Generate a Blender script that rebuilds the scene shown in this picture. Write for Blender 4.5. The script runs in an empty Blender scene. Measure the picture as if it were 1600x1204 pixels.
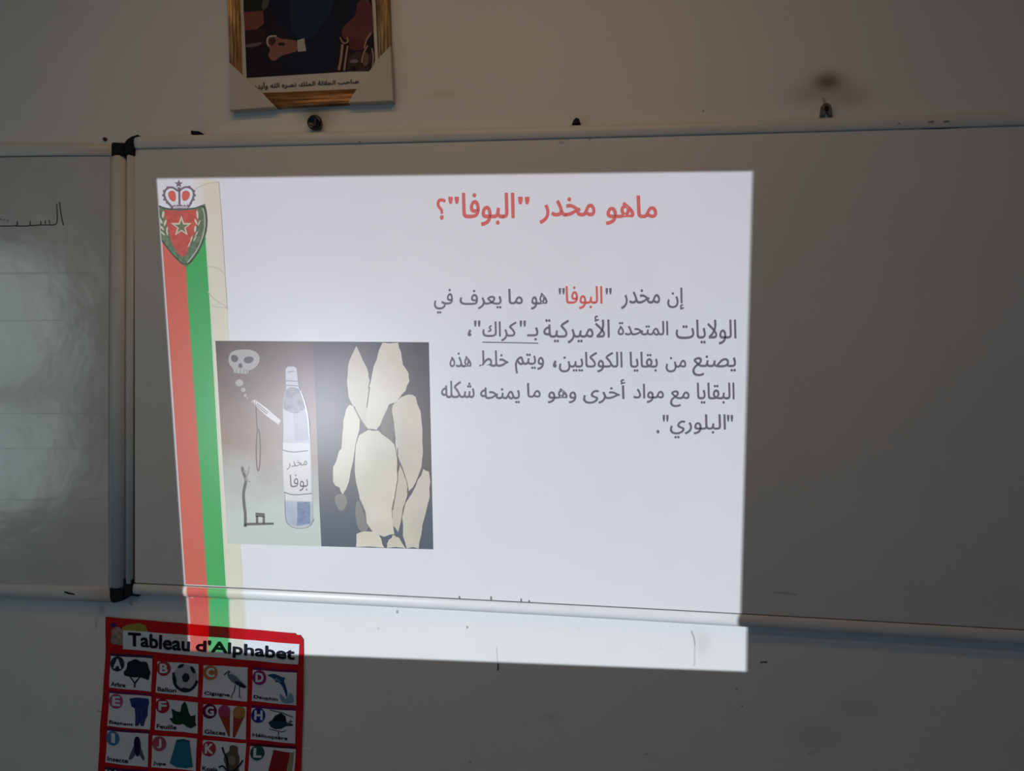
import bpy, bmesh, math, unicodedata
import numpy as np
from mathutils import Vector, Matrix
from mathutils.geometry import tessellate_polygon
R = math.radians
S = bpy.context.scene
COL = S.collection

# ------------------------------------------------------------------ camera
CAM = Vector((0.0, -1.976, 1.45))
F_PX = 1200.0
yaw, pitch, roll = R(7.50640419), R(-1.23445259), R(0.77147848)
cy, sy, cp, sp, cr, sr = math.cos(yaw), math.sin(yaw), math.cos(pitch), math.sin(pitch), math.cos(roll), math.sin(roll)
FW = Vector((-sy * cp, cy * cp, sp))
R0 = Vector((cy, sy, 0)); U0 = R0.cross(FW)
RT = R0 * cr + U0 * sr
UP = -R0 * sr + U0 * cr
cd = bpy.data.cameras.new('camera'); cam = bpy.data.objects.new('camera', cd); COL.objects.link(cam)
cam.matrix_world = Matrix(((RT.x, UP.x, -FW.x, CAM.x), (RT.y, UP.y, -FW.y, CAM.y), (RT.z, UP.z, -FW.z, CAM.z), (0, 0, 0, 1)))
cd.sensor_width = 36; cd.lens = 36 * F_PX / 1600; cd.clip_start = 0.01
S.camera = cam

# ------------------------------------------------------------------ colour management and world
S.view_settings.view_transform = 'Standard'; S.view_settings.look = 'None'
S.view_settings.gamma = 1; S.view_settings.use_curve_mapping = False
S.view_settings.exposure = 0.0
w = bpy.data.worlds.new('daylight'); S.world = w; w.use_nodes = True
w.node_tree.nodes['Background'].inputs[0].default_value = (0.75, 0.85, 1, 1)
w.node_tree.nodes['Background'].inputs[1].default_value = 0.5

def area(name, loc, rot, sx, sy_, power, col):
    l = bpy.data.lights.new(name, 'AREA'); l.shape = 'RECTANGLE'; l.size = sx; l.size_y = sy_
    l.energy = power; l.color = col
    o = bpy.data.objects.new(name, l); COL.objects.link(o); o.location = loc; o.rotation_euler = rot
    return o
# daylight falling through the windows of the left wall, and the warm ceiling tube lights
LIGHTS = (('ceiling_tube_light', (-0.45, -1.0, 2.93), (0, 0, 0), 1.6, 0.12, (1, .63, .29), 5.2),
          ('ceiling_tube_light', (-0.35, -1.7, 2.93), (0, 0, 0), 1.6, 0.12, (1, .63, .29), 5.0),
          ('window_daylight', (-3.93, -2.43, 1.33), (0, R(-90), 0), 1.72, 1.42, (.80, 1.0, .96), 9.9),
          ('window_daylight', (-3.93, -5.20, 1.43), (0, R(-90), 0), 1.50, 1.30, (.7, .9, 1), 0.5),
          ('added_cool_fill', (-0.6, -6.95, 1.0), (R(90), 0, 0), 1.1, 2.0, (.20, .54, 1), 16))  # unseen cool fill, added to turn the lower wall bluer
for nm, lo, ro, a_, b_, c_, e_ in LIGHTS: area(nm, lo, ro, a_, b_, e_, c_)

# ------------------------------------------------------------------ measuring helpers
def ray(px, py):
    return FW + RT * ((px - 800) / F_PX) - UP * ((py - 602) / F_PX)
def at(px, py, d):                       # the point at distance d in front of the wall, seen at that place of the photograph
    r = ray(px, py); return CAM + r * ((-d - CAM.y) / r.y)
FR, BS, WL = 0.026, 0.018, 0.0           # frame front, writing surface, wall
cT = np.polyfit([215,300,500,600,700,800,900,1000,1200,1300,1400,1600],[210.5,208.5,203,201,199,196.5,193.5,191,184,181,177.5,172],2)
cTi = np.polyfit([215,300,500,700,820,1000,1200,1300,1400,1600],[232,230.5,225.5,221,217.5,213,206.5,204,201.5,196],2)
cBi = np.polyfit([210,300,400,600,700,850,1000,1156,1250,1456,1600],[911,915.5,920.5,929.7,934.8,942.5,950,959,964.5,976.5,984],2)
cBo = np.polyfit([300,400,600,700,850,1000,1100,1250,1450,1600],[934.5,939,951,955.5,963,971,977,986.5,1001,1009],2)
Tf, Tif, Bif, Bof = (lambda x, c=c: float(np.polyval(c, x)) for c in (cT, cTi, cBi, cBo))

# ------------------------------------------------------------------ projector lamp: a spot whose light carries the slide's outline
PD = 1.8
H = at(500, 640, BS)                     # its mirror image shows in the board here
Pq = CAM + (H - CAM) * ((1.958 + PD) / 1.958)
PJ = Vector((Pq.x, -PD - BS, Pq.z))
def gob(p):                              # where the projector ray through p meets the wall plane
    k = -PJ.y / (p.y - PJ.y)
    q = PJ + (p - PJ) * k
    return (q.x, q.z)
pl = bpy.data.lights.new('projector_lamp', 'SPOT'); pl.spot_size = R(150); pl.spot_blend = 0
pl.shadow_soft_size = 0.004; pl.energy = 134.0
plo = bpy.data.objects.new('projector_lamp', pl); COL.objects.link(plo); plo.location = PJ; plo.rotation_euler = (R(90), 0, 0)
pl.use_nodes = True; nt = pl.node_tree; nt.nodes.clear()
def N(nt, t, **k):
    n = nt.nodes.new(t)
    for a, b in k.items(): setattr(n, a, b)
    return n
def M(nt, op, a, b=None, c=None):
    n = nt.nodes.new('ShaderNodeMath'); n.operation = op
    for i, v in enumerate((a, b, c)):
        if v is None: continue
        if isinstance(v, (int, float)): n.inputs[i].default_value = v
        else: nt.links.new(v, n.inputs[i])
    return n.outputs[0]
tc = N(nt, 'ShaderNodeTexCoord'); sx_ = N(nt, 'ShaderNodeSeparateXYZ'); nt.links.new(tc.outputs['Normal'], sx_.inputs[0])
nz = M(nt, 'MAXIMUM', M(nt, 'ABSOLUTE', sx_.outputs[2]), 0.02)
SG = 1.0
Un = M(nt, 'ADD', M(nt, 'MULTIPLY', M(nt, 'DIVIDE', sx_.outputs[0], nz), -PJ.y * SG), PJ.x)
Vn = M(nt, 'ADD', M(nt, 'MULTIPLY', M(nt, 'DIVIDE', sx_.outputs[1], nz), -PJ.y * SG), PJ.z)
def half(a, b, soft=0.0012):             # 1 on the left of the line a->b
    (ax, ay), (bx, by) = a, b
    L = math.hypot(bx - ax, by - ay); nx, ny = -(by - ay) / L, (bx - ax) / L
    d = M(nt, 'ADD', M(nt, 'ADD', M(nt, 'MULTIPLY', Un, nx), M(nt, 'MULTIPLY', Vn, ny)), -(ax * nx + ay * ny))
    t = M(nt, 'ADD', M(nt, 'DIVIDE', d, soft * 2), 0.5)
    n = N(nt, 'ShaderNodeClamp'); nt.links.new(t, n.inputs[0]); return n.outputs[0]
g = lambda x, y, d: gob(at(x, y, d))
mul = lambda *a: a[0] if len(a) == 1 else M(nt, 'MULTIPLY', a[0], mul(*a[1:]))
inv = lambda a: M(nt, 'SUBTRACT', 1.0, a)
vs = half(g(290, Bof(290) - 1, FR - .006), g(1160, Bof(1160) - 1, FR - .006), 0.0006)      # 1 above the frame's lower edge
top = half(g(245, 279, BS), g(1176, 267.5, BS)); top = inv(top)
lf1 = half(g(289.5, 930, BS), g(245, 279, BS)); lf1 = inv(lf1)
rt1 = half(g(1157, 955, BS), g(1176, 267.5, BS))
lf2 = inv(half(g(298.5, 1020, WL), g(292, 940, WL)))
rt2 = half(g(1166, 1048, WL), g(1167, 985, WL))
bot = half(g(480, 1022.5, WL), g(1166, 1048.5, WL))
mask = M(nt, 'ADD', mul(vs, top, lf1, rt1), mul(inv(vs), lf2, rt2, bot))
below = inv(half(g(290, Bif(290) + .5, BS + .003), g(385, Bif(385) + .5, BS + .003), 0.0006))      # stripes of the light: below the writing surface
def pick(a, b):                          # board-side line above the frame's edge, wall-side line below
    return M(nt, 'ADD', mul(vs, a), mul(inv(vs), b))
s0 = pick(half(g(291.5, 930, FR), g(287.5, 890, FR)), half(g(300.5, 1020, WL), g(294.3, 940, WL)))      # left of red
s1 = pick(half(g(324.5, 930, FR), g(322, 890, FR)), half(g(328.5, 1020, WL), g(326.5, 937, WL)))
s2 = pick(half(g(354, 930, FR), g(351.5, 890, FR)), half(g(361, 1020, WL), g(357.8, 937, WL)))
s3 = pick(half(g(379.5, 930, FR), g(377.5, 890, FR)), half(g(386, 1020, WL), g(382.5, 937, WL)))
def rgb(c):
    n = N(nt, 'ShaderNodeRGB'); n.outputs[0].default_value = (*c, 1); return n.outputs[0]
def mix(f, a, b):
    n = N(nt, 'ShaderNodeMix', data_type='RGBA'); nt.links.new(f, n.inputs[0]); nt.links.new(a, n.inputs[6]); nt.links.new(b, n.inputs[7]); return n.outputs[2]
# half() is 1 on the left of a->b; the lines run upwards, so 1 = left side of the stripe edge
cW = rgb((1, 1, 1))
c = mix(s3, cW, rgb((.88, .84, .68)))
c = mix(s2, c, rgb((.035, .52, .125)))
c = mix(s1, c, rgb((.80, .07, .04)))
c = mix(s0, c, rgb((.95, .80, .72)))
c = mix(below, cW, c)
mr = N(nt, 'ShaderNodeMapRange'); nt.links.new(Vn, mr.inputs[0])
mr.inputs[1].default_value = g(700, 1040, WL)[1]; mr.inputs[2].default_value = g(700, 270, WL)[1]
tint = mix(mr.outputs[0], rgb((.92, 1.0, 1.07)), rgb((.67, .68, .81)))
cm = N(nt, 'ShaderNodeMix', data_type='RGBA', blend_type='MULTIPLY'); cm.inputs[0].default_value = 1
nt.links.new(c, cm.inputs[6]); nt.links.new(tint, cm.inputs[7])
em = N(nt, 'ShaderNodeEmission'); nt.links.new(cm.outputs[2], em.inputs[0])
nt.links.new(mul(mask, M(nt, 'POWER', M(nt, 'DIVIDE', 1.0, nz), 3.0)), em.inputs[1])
ol = N(nt, 'ShaderNodeOutputLight'); nt.links.new(em.outputs[0], ol.inputs[0])

# ------------------------------------------------------------------ materials
MATS = {}
def mat(name, col, rough=.6, metal=0.0, spec=.5, noise=0.0, nscale=20.0, col2=None, bump=0.0, bscale=40, stretch=None, coat=0.0):
    if name in MATS: return MATS[name]
    m = bpy.data.materials.new(name); m.use_nodes = True; t = m.node_tree; b = t.nodes['Principled BSDF']
    b.inputs['Base Color'].default_value = (*col, 1); b.inputs['Roughness'].default_value = rough
    b.inputs['Metallic'].default_value = metal; b.inputs['Specular IOR Level'].default_value = spec
    b.inputs['Coat Weight'].default_value = coat; b.inputs['Coat Roughness'].default_value = .12
    geo = t.nodes.new('ShaderNodeNewGeometry'); mp = t.nodes.new('ShaderNodeMapping'); t.links.new(geo.outputs['Position'], mp.inputs[0])
    if stretch: mp.inputs['Scale'].default_value = stretch
    if noise > 0 or col2:
        n = t.nodes.new('ShaderNodeTexNoise'); n.inputs['Scale'].default_value = nscale; n.inputs['Detail'].default_value = 6
        t.links.new(mp.outputs[0], n.inputs[0])
        x = t.nodes.new('ShaderNodeMix'); x.data_type = 'RGBA'
        c2 = col2 or tuple(v * (1 - noise) for v in col)
        x.inputs[6].default_value = (*col, 1); x.inputs[7].default_value = (*c2, 1)
        r_ = t.nodes.new('ShaderNodeMapRange'); r_.inputs[1].default_value = .35; r_.inputs[2].default_value = .68
        t.links.new(n.outputs[0], r_.inputs[0]); t.links.new(r_.outputs[0], x.inputs[0]); t.links.new(x.outputs[2], b.inputs['Base Color'])
    if bump > 0:
        n2 = t.nodes.new('ShaderNodeTexNoise'); n2.inputs['Scale'].default_value = bscale; n2.inputs['Detail'].default_value = 4
        t.links.new(mp.outputs[0], n2.inputs[0])
        bp = t.nodes.new('ShaderNodeBump'); bp.inputs['Strength'].default_value = bump; bp.inputs['Distance'].default_value = .01
        t.links.new(n2.outputs[0], bp.inputs['Height']); t.links.new(bp.outputs[0], b.inputs['Normal'])
    MATS[name] = m; return m
BR, BSP = .36, .36
def pr(name, col, **k):                   # slide colours: projected light painted as colour on the glossy writing surface
    col = tuple(v * .9 for v in col)
    return mat('slide_' + name, col, rough=BR, spec=BSP, **k)
board_m = mat('whiteboard_enamel', (.62, .62, .61), rough=BR, spec=BSP, noise=.05, nscale=3, bump=.10, bscale=7)
board2_m = mat('old_whiteboard_enamel', (.58, .58, .57), rough=.19, spec=1.0, noise=.08, nscale=5, bump=.35, bscale=6, coat=.6)
slide_m = mat('lit_whiteboard_enamel', (.62, .62, .61), rough=BR, spec=BSP, noise=.03, nscale=3, bump=.10, bscale=7)
rail_m = mat('painted_aluminium', (.60, .60, .59), rough=.38, spec=.35, noise=.05, nscale=14)
black_m = mat('black_plastic', (.006, .005, .007), rough=.55, spec=.2)
gasket_m = mat('dark_gasket', (.12, .11, .11), rough=.7, noise=.5, nscale=25)
ink_m = mat('dark_marker_ink', (.06, .05, .055), rough=.6)
rule_m = mat('faint_grey_line', (.47, .47, .46), rough=.19, spec=1.0)

# wall with its soot stain, its own colour
wall_m = bpy.data.materials.new('wall_plaster'); wall_m.use_nodes = True; t = wall_m.node_tree; b = t.nodes['Principled BSDF']
b.inputs['Roughness'].default_value = .55; b.inputs['Specular IOR Level'].default_value = .3
geo = t.nodes.new('ShaderNodeNewGeometry')
n1 = t.nodes.new('ShaderNodeTexNoise'); n1.inputs['Scale'].default_value = 3; n1.inputs['Detail'].default_value = 8; t.links.new(geo.outputs['Position'], n1.inputs[0])
n2 = t.nodes.new('ShaderNodeTexNoise'); n2.inputs['Scale'].default_value = 34; n2.inputs['Detail'].default_value = 3; t.links.new(geo.outputs['Position'], n2.inputs[0])
x1 = t.nodes.new('ShaderNodeMix'); x1.data_type = 'RGBA'; x1.inputs[6].default_value = (.68, .67, .655, 1); x1.inputs[7].default_value = (.62, .61, .595, 1)
t.links.new(n1.outputs[0], x1.inputs[0])
r2 = t.nodes.new('ShaderNodeMapRange'); r2.inputs[1].default_value = .66; r2.inputs[2].default_value = .80; r2.inputs[4].default_value = .25; t.links.new(n2.outputs[0], r2.inputs[0])
x2 = t.nodes.new('ShaderNodeMix'); x2.data_type = 'RGBA'; x2.inputs[7].default_value = (.40, .38, .36, 1)
t.links.new(r2.outputs[0], x2.inputs[0]); t.links.new(x1.outputs[2], x2.inputs[6])
last = x2.outputs[2]
def stain(last, px, py, rx, rz, col, amt):
    c = at(px, py, 0)
    vm = t.nodes.new('ShaderNodeVectorMath'); vm.operation = 'SUBTRACT'; t.links.new(geo.outputs['Position'], vm.inputs[0]); vm.inputs[1].default_value = c
    v2 = t.nodes.new('ShaderNodeVectorMath'); v2.operation = 'MULTIPLY'; t.links.new(vm.outputs[0], v2.inputs[0]); v2.inputs[1].default_value = (1 / rx, 0, 1 / rz)
    ln = t.nodes.new('ShaderNodeVectorMath'); ln.operation = 'LENGTH'; t.links.new(v2.outputs[0], ln.inputs[0])
    e = M(t, 'POWER', 2.718, M(t, 'MULTIPLY', M(t, 'MULTIPLY', ln.outputs['Value'], ln.outputs['Value']), -1.0))
    x = t.nodes.new('ShaderNodeMix'); x.data_type = 'RGBA'; x.inputs[7].default_value = (*col, 1)
    t.links.new(M(t, 'MULTIPLY', e, amt), x.inputs[0]); t.links.new(last, x.inputs[6]); return x.outputs[2]
for a in ((1275, 1150, .07, .04, (.45, .43, .40), .35), (1340, 1105, .06, .03, (.48, .46, .43), .3), (1293, 128, .036, .024, (.10, .075, .06), .85), (1325, 150, .05, .03, (.2, .15, .12), .35), (1262, 148, .045, .022, (.25, .2, .16), .35),
          (488, 178, .035, .02, (.12, .09, .06), .55), (505, 172, .05, .018, (.2, .16, .1), .35),  # smudge and shadow above the knob, both painted into the wall colour
          (1098, 1005, .018, .03, (.4, .4, .38), .35), (158, 952, .014, .02, (.3, .3, .3), .5), (690, 148, .05, .01, (.5, .4, .36), .3),
          (860, 1120, .02, .008, (.45, .44, .42), .4), (100, 1140, .04, .02, (.55, .54, .52), .35), (40, 1110, .03, .03, (.5, .5, .48), .3)):
    last = stain(last, *a)
t.links.new(last, b.inputs['Base Color'])
bp = t.nodes.new('ShaderNodeBump'); bp.inputs['Strength'].default_value = .12; bp.inputs['Distance'].default_value = .004
n3 = t.nodes.new('ShaderNodeTexNoise'); n3.inputs['Scale'].default_value = 18; n3.inputs['Detail'].default_value = 5; t.links.new(geo.outputs['Position'], n3.inputs[0])
t.links.new(n3.outputs[0], bp.inputs['Height']); t.links.new(bp.outputs[0], b.inputs['Normal'])

# ------------------------------------------------------------------ mesh helpers
def link(name, me, m, parent=None):
    o = bpy.data.objects.new(name, me); COL.objects.link(o)
    if m: me.materials.append(m)
    if parent: o.parent = parent; o.matrix_parent_inverse = parent.matrix_world.inverted() if False else Matrix.Translation(-parent.location)
    return o
def mesh(name, vs, fs, m, parent=None, smooth=False):
    me = bpy.data.meshes.new(name); me.from_pydata([tuple(v) for v in vs], [], fs); me.update()
    if smooth:
        for p in me.polygons: p.use_smooth = True
    return link(name, me, m, parent)
def thing(name, loc, label, cat, group=None):
    o = bpy.data.objects.new(name, None); COL.objects.link(o); o.location = loc; o.empty_display_size = .05
    o['label'] = label; o['category'] = cat
    if group: o['group'] = group
    return o
def tag(o, label, cat, group=None):
    o['label'] = label; o['category'] = cat
    if group: o['group'] = group
    return o
def box(name, lo, hi, m, parent=None, kind=None):
    x0, y0, z0 = lo; x1, y1, z1 = hi
    v = [(x0, y0, z0), (x1, y0, z0), (x1, y1, z0), (x0, y1, z0), (x0, y0, z1), (x1, y0, z1), (x1, y1, z1), (x0, y1, z1)]
    f = [(0, 3, 2, 1), (4, 5, 6, 7), (0, 1, 5, 4), (1, 2, 6, 5), (2, 3, 7, 6), (3, 0, 4, 7)]
    o = mesh(name, v, f, m, parent)
    if kind: o['kind'] = kind
    return o
LAST = [0]
def poly(name, pts, d, m, parent, surf=None, lift=0.0):
    """flat printed shape: outline in photograph pixels laid on the surface at distance d"""
    bm = bmesh.new()
    vs = [bm.verts.new(at(x, y, d + lift)) for x, y in pts]
    for t_ in tessellate_polygon([[Vector((x, y, 0)) for x, y in pts]]): bm.faces.new([vs[k_] for k_ in t_])
    if surf:
        bmesh.ops.subdivide_edges(bm, edges=bm.edges[:], cuts=3, use_grid_fill=True)
        bmesh.ops.triangulate(bm, faces=bm.faces[:])
        for v in bm.verts: v.co.y -= surf(v.co.x, v.co.z)
    bm.normal_update()
    for f in bm.faces:
        if f.normal.y > 0: f.normal_flip()
    me = bpy.data.meshes.new(name); bm.to_mesh(me); bm.free()
    return link(name, me, m, parent)
def ribbon_mesh(bm, pts, wpx, d, closed=False):
    P = [Vector(p) for p in pts]; n = len(P); L = []
    ww = wpx if isinstance(wpx, (list, tuple)) else [wpx] * n
    for i, p in enumerate(P):
        a = P[i - 1] if (i > 0 or closed) else p; b_ = P[(i + 1) % n] if (i < n - 1 or closed) else p
        tt = (b_ - a).normalized(); nn = Vector((-tt.y, tt.x)) * ww[i] / 2
        L.append((bm.verts.new(at(*(p + nn), d)), bm.verts.new(at(*(p - nn), d))))
    for i in range(n if closed else n - 1):
        a, b_ = L[i], L[(i + 1) % n]; bm.faces.new((a[0], a[1], b_[1], b_[0]))
def ribbons(name, lines, wpx, d, m, parent, surf=None, closed=False, joined=False):
    if len(lines) > 1 and not joined:
        first = None
        for i_, l in enumerate(lines):
            w_ = wpx[i_] if isinstance(wpx, list) and len(wpx) == len(lines) and not isinstance(wpx[0], list) and len(l) != len(wpx) else wpx
            o = ribbons(name, [l], w_, d, m, parent, surf, closed); first = first or o
        return first
    bm = bmesh.new()
    for l in lines: ribbon_mesh(bm, l, wpx, d, closed)
    if surf:
        for v in bm.verts: v.co.y -= surf(v.co.x, v.co.z)
    bm.normal_update()
    for f in bm.faces:
        if f.normal.y > 0: f.normal_flip()
    me = bpy.data.meshes.new(name); bm.to_mesh(me); bm.free(); return link(name, me, m, parent)
def polys(name, plist, d, m, parent, surf=None):
    if len(plist) > 1:
        return [polys(name, [p_], d, m, parent, surf) for p_ in plist][0]
    bm = bmesh.new()
    for pts in plist:
        vs = [bm.verts.new(at(x, y, d)) for x, y in pts]
        for t_ in tessellate_polygon([[Vector((x, y, 0)) for x, y in pts]]): bm.faces.new([vs[k_] for k_ in t_])
    if surf:
        for v in bm.verts: v.co.y -= surf(v.co.x, v.co.z)
    bm.normal_update()
    for f in bm.faces:
        if f.normal.y > 0: f.normal_flip()
    me = bpy.data.meshes.new(name); bm.to_mesh(me); bm.free(); return link(name, me, m, parent)
def ell(cx, cy_, rx, ry, n=20, a=0):
    o = []
    for i in range(n):
        t_ = 2 * math.pi * i / n; x, y = rx * math.cos(t_), ry * math.sin(t_)
        o.append((cx + x * math.cos(a) - y * math.sin(a), cy_ + x * math.sin(a) + y * math.cos(a)))
    return o
def smooth_poly(pts, it=2):               # corner cutting
    for _ in range(it):
        q = []
        for i in range(len(pts)):
            a, b_ = pts[i], pts[(i + 1) % len(pts)]
            q += [(a[0] * .75 + b_[0] * .25, a[1] * .75 + b_[1] * .25), (a[0] * .25 + b_[0] * .75, a[1] * .25 + b_[1] * .75)]
        pts = q
    return pts
def smooth_line(pts, it=2):
    for _ in range(it):
        q = [pts[0]]
        for a, b_ in zip(pts, pts[1:]):
            q += [(a[0] * .75 + b_[0] * .25, a[1] * .75 + b_[1] * .25), (a[0] * .25 + b_[0] * .75, a[1] * .25 + b_[1] * .75)]
        pts = q + [pts[-1]]
    return pts
def star(cx, cy_, r, r2, n=5, a0=-90):
    return [(cx + (r if i % 2 == 0 else r2) * math.cos(R(a0 + i * 180 / n)), cy_ + (r if i % 2 == 0 else r2) * math.sin(R(a0 + i * 180 / n))) for i in range(2 * n)]

# ------------------------------------------------------------------ lettering
FORMS = {}
for cpt in range(0xFE70, 0xFEFD):
    dd = unicodedata.decomposition(chr(cpt)).split()
    if len(dd) == 2 and dd[0][0] == '<': FORMS.setdefault(chr(int(dd[1], 16)), {})[dd[0][1:-1]] = chr(cpt)
    elif len(dd) == 3 and dd[1] == '0644': FORMS.setdefault('L' + chr(int(dd[2], 16)), {})[dd[0][1:-1]] = chr(cpt)
def shape(s):                             # joined letter forms, left to right as they are read on the wall
    u = []; i = 0
    while i < len(s):
        if s[i] == '\u0644' and i + 1 < len(s) and 'L' + s[i + 1] in FORMS: u.append('L' + s[i + 1]); i += 2
        else: u.append(s[i]); i += 1
    out = []
    for i, k in enumerate(u):
        if k not in FORMS: out.append(k); continue
        f = FORMS[k]
        prev = i > 0 and ((u[i - 1] in FORMS and 'initial' in FORMS[u[i - 1]]) or u[i - 1] == '\u0640')
        nxt = i + 1 < len(u) and (u[i + 1] in FORMS or u[i + 1] == '\u0640') and 'initial' in f
        form = 'medial' if prev and nxt else 'final' if prev else 'initial' if nxt else 'isolated'
        out.append(f.get(form) or f.get('isolated'))
    return ''.join(reversed(out))
def inside(p, L):
    c = False; j = len(L) - 1
    for i in range(len(L)):
        if (L[i][1] > p[1]) != (L[j][1] > p[1]) and p[0] < (L[j][0] - L[i][0]) * (p[1] - L[i][1]) / (L[j][1] - L[i][1]) + L[i][0]: c = not c
        j = i
    return c
def cross(o, a, b): return (a[0] - o[0]) * (b[1] - o[1]) - (a[1] - o[1]) * (b[0] - o[0])
def hits(p, q, a, b):
    return cross(p, q, a) * cross(p, q, b) < 0 and cross(a, b, p) * cross(a, b, q) < 0
def area2(L): return sum(L[j - 1][0] * L[j][1] - L[j][0] * L[j - 1][1] for j in range(len(L)))
def fill(outer, holes_):                  # ear clipping, counters joined to the outline by a keyhole
    P = list(outer) if area2(outer) > 0 else list(reversed(outer))
    for H_ in sorted(holes_, key=lambda h: -max(p[0] for p in h)):
        H_ = list(H_) if area2(H_) < 0 else list(reversed(H_))
        best = None
        for i, a in enumerate(H_):
            for j, b in enumerate(P):
                d_ = (a[0] - b[0]) ** 2 + (a[1] - b[1]) ** 2
                if best is None or d_ < best[0]:
                    if not any(hits(a, b, P[k - 1], P[k]) for k in range(len(P))) and not any(hits(a, b, H_[k - 1], H_[k]) for k in range(len(H_))): best = (d_, i, j)
        _, i, j = best
        P = P[:j + 1] + H_[i:] + H_[:i + 1] + P[j:]
    idx = list(range(len(P))); out = []; guard = 0
    while len(idx) > 3 and guard < 4000:
        guard += 1; n = len(idx); done = False; worst = None
        for k in range(n):
            a, b, c = P[idx[k - 1]], P[idx[k]], P[idx[(k + 1) % n]]
            cr_ = cross(a, b, c)
            if cr_ <= 1e-12:
                if abs(cr_) <= 1e-12: worst = k
                continue
            ok = True
            for m_ in idx:
                p = P[m_]
                if p == a or p == b or p == c: continue
                if cross(a, b, p) >= 0 and cross(b, c, p) >= 0 and cross(c, a, p) >= 0: ok = False; break
            if ok: out.append((a, b, c)); idx.pop(k); done = True; break
        if not done:
            if worst is None: break
            idx.pop(worst)
    if len(idx) == 3: out.append(tuple(P[k] for k in idx))
    return out
def text_verts(s, offset=0.0, res=3):
    """letter outlines, filled here loop by loop so that counters stay open"""
    c_ = bpy.data.curves.new('lettering', 'FONT'); c_.body = s; c_.resolution_u = res; c_.offset = offset; c_.fill_mode = 'NONE'
    o = bpy.data.objects.new('lettering', c_); COL.objects.link(o)
    bpy.context.view_layer.update()
    me = bpy.data.meshes.new_from_object(o.evaluated_get(bpy.context.evaluated_depsgraph_get()))
    bpy.data.objects.remove(o); bpy.data.curves.remove(c_)
    adj = {}
    for e in me.edges:
        a_, b_ = e.vertices; adj.setdefault(a_, []).append(b_); adj.setdefault(b_, []).append(a_)
    co = [(v.co.x, v.co.y) for v in me.vertices]; seen = set(); loops = []
    for i in range(len(co)):
        if i in seen or i not in adj: continue
        L = []; k = i
        while k is not None:
            seen.add(k); L.append(co[k])
            k = next((q_ for q_ in sorted(adj[k]) if q_ not in seen), None)
        L = [p for j, p in enumerate(L) if math.hypot(p[0] - L[j - 1][0], p[1] - L[j - 1][1]) > 1e-5]
        if len(L) > 2: loops.append(L)
    bpy.data.meshes.remove(me)
    ar = [sum(L[j - 1][0] * L[j][1] - L[j][0] * L[j - 1][1] for j in range(len(L))) / 2 for L in loops]
    sg = math.copysign(1, max(ar, key=abs))
    outs = [k for k in range(len(loops)) if ar[k] * sg > 0]; holes = {k: [] for k in outs}
    for h in range(len(loops)):
        if ar[h] * sg > 0: continue
        cand = [k for k in outs if inside(loops[h][0], loops[k]) and abs(ar[k]) > abs(ar[h])]
        if cand: holes[min(cand, key=lambda k: abs(ar[k]))].append(h)
    vs, fs = [], []
    for k in outs:
        key = {}
        grp = [loops[k]] + [loops[h] for h in holes[k]]; flat = [p for L in grp for p in L]
        want = abs(ar[k]) - sum(abs(ar[h]) for h in holes[k])
        opts = [fill(grp[0], grp[1:]), [tuple(flat[i] for i in t_) for t_ in tessellate_polygon([[Vector((p[0], p[1], 0)) for p in L] for L in grp])]]
        for tri in min(opts, key=lambda T_: abs(sum(abs(cross(*q_)) / 2 for q_ in T_) - want)):
            f_ = []
            for p in tri:
                if p not in key: key[p] = len(vs); vs.append((p[0], p[1], 0))
                f_.append(key[p])
            fs.append(tuple(f_))
    me = bpy.data.meshes.new('lettering'); me.from_pydata(vs, [], fs); me.update()
    return me
def text(name, s, quad, d, m, parent, surf=None, offset=0.0, arabic=True, bold=0.0):
    """lettering fitted into a quad of photograph pixels: (left-top, right-top, right-bottom, left-bottom)"""
    me = text_verts(shape(s) if arabic else s, offset)
    n0 = len(me.vertices)
    if bold:                              # a heavier stroke: the same letters laid again a hair's breadth to each side
        co = [tuple(v.co) for v in me.vertices]; fc = [tuple(p.vertices) for p in me.polygons]; sh_ = [(0, 0), (-1, 0), (1, 0), (0, -1), (0, 1), (-.7, -.7), (.7, .7), (-.7, .7), (.7, -.7)]
        bpy.data.meshes.remove(me); me = bpy.data.meshes.new(name)
        me.from_pydata(co * len(sh_), [], [tuple(i + n0 * k for i in f) for k in range(len(sh_)) for f in fc]); me.update()
    xs = [v.co.x for v in me.vertices]; ys = [v.co.y for v in me.vertices]
    x0, x1, y0, y1 = min(xs), max(xs), min(ys), max(ys)
    (ax, ay), (bx, by), (cx, cy_), (dx, dy) = quad
    par = list(range(len(me.vertices)))
    def fd(i):
        while par[i] != i: par[i] = par[par[i]]; i = par[i]
        return i
    for e in me.edges: par[fd(e.vertices[0])] = fd(e.vertices[1])
    ids = {}
    for i, v in enumerate(me.vertices):
        k_ = (2 * (i // n0) + ids.setdefault(fd(i), len(ids)) % 2) * 1e-5
        u, t_ = (v.co.x - x0) / (x1 - x0), 1 - (v.co.y - y0) / (y1 - y0)
        px = (ax * (1 - u) + bx * u) * (1 - t_) + (dx * (1 - u) + cx * u) * t_ + (bold * sh_[i // n0][0] if bold else 0)
        py = (ay * (1 - u) + by * u) * (1 - t_) + (dy * (1 - u) + cy_ * u) * t_ + (bold * sh_[i // n0][1] if bold else 0)
        q = at(px, py, d + k_)
        if surf: q.y -= surf(q.x, q.z)
        v.co = q
    me.name = name; me.materials.clear()
    return link(name, me, m, parent)
def bb(x0, y0, x1, y1): return ((x0, y0), (x1, y0), (x1, y1), (x0, y1))

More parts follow.
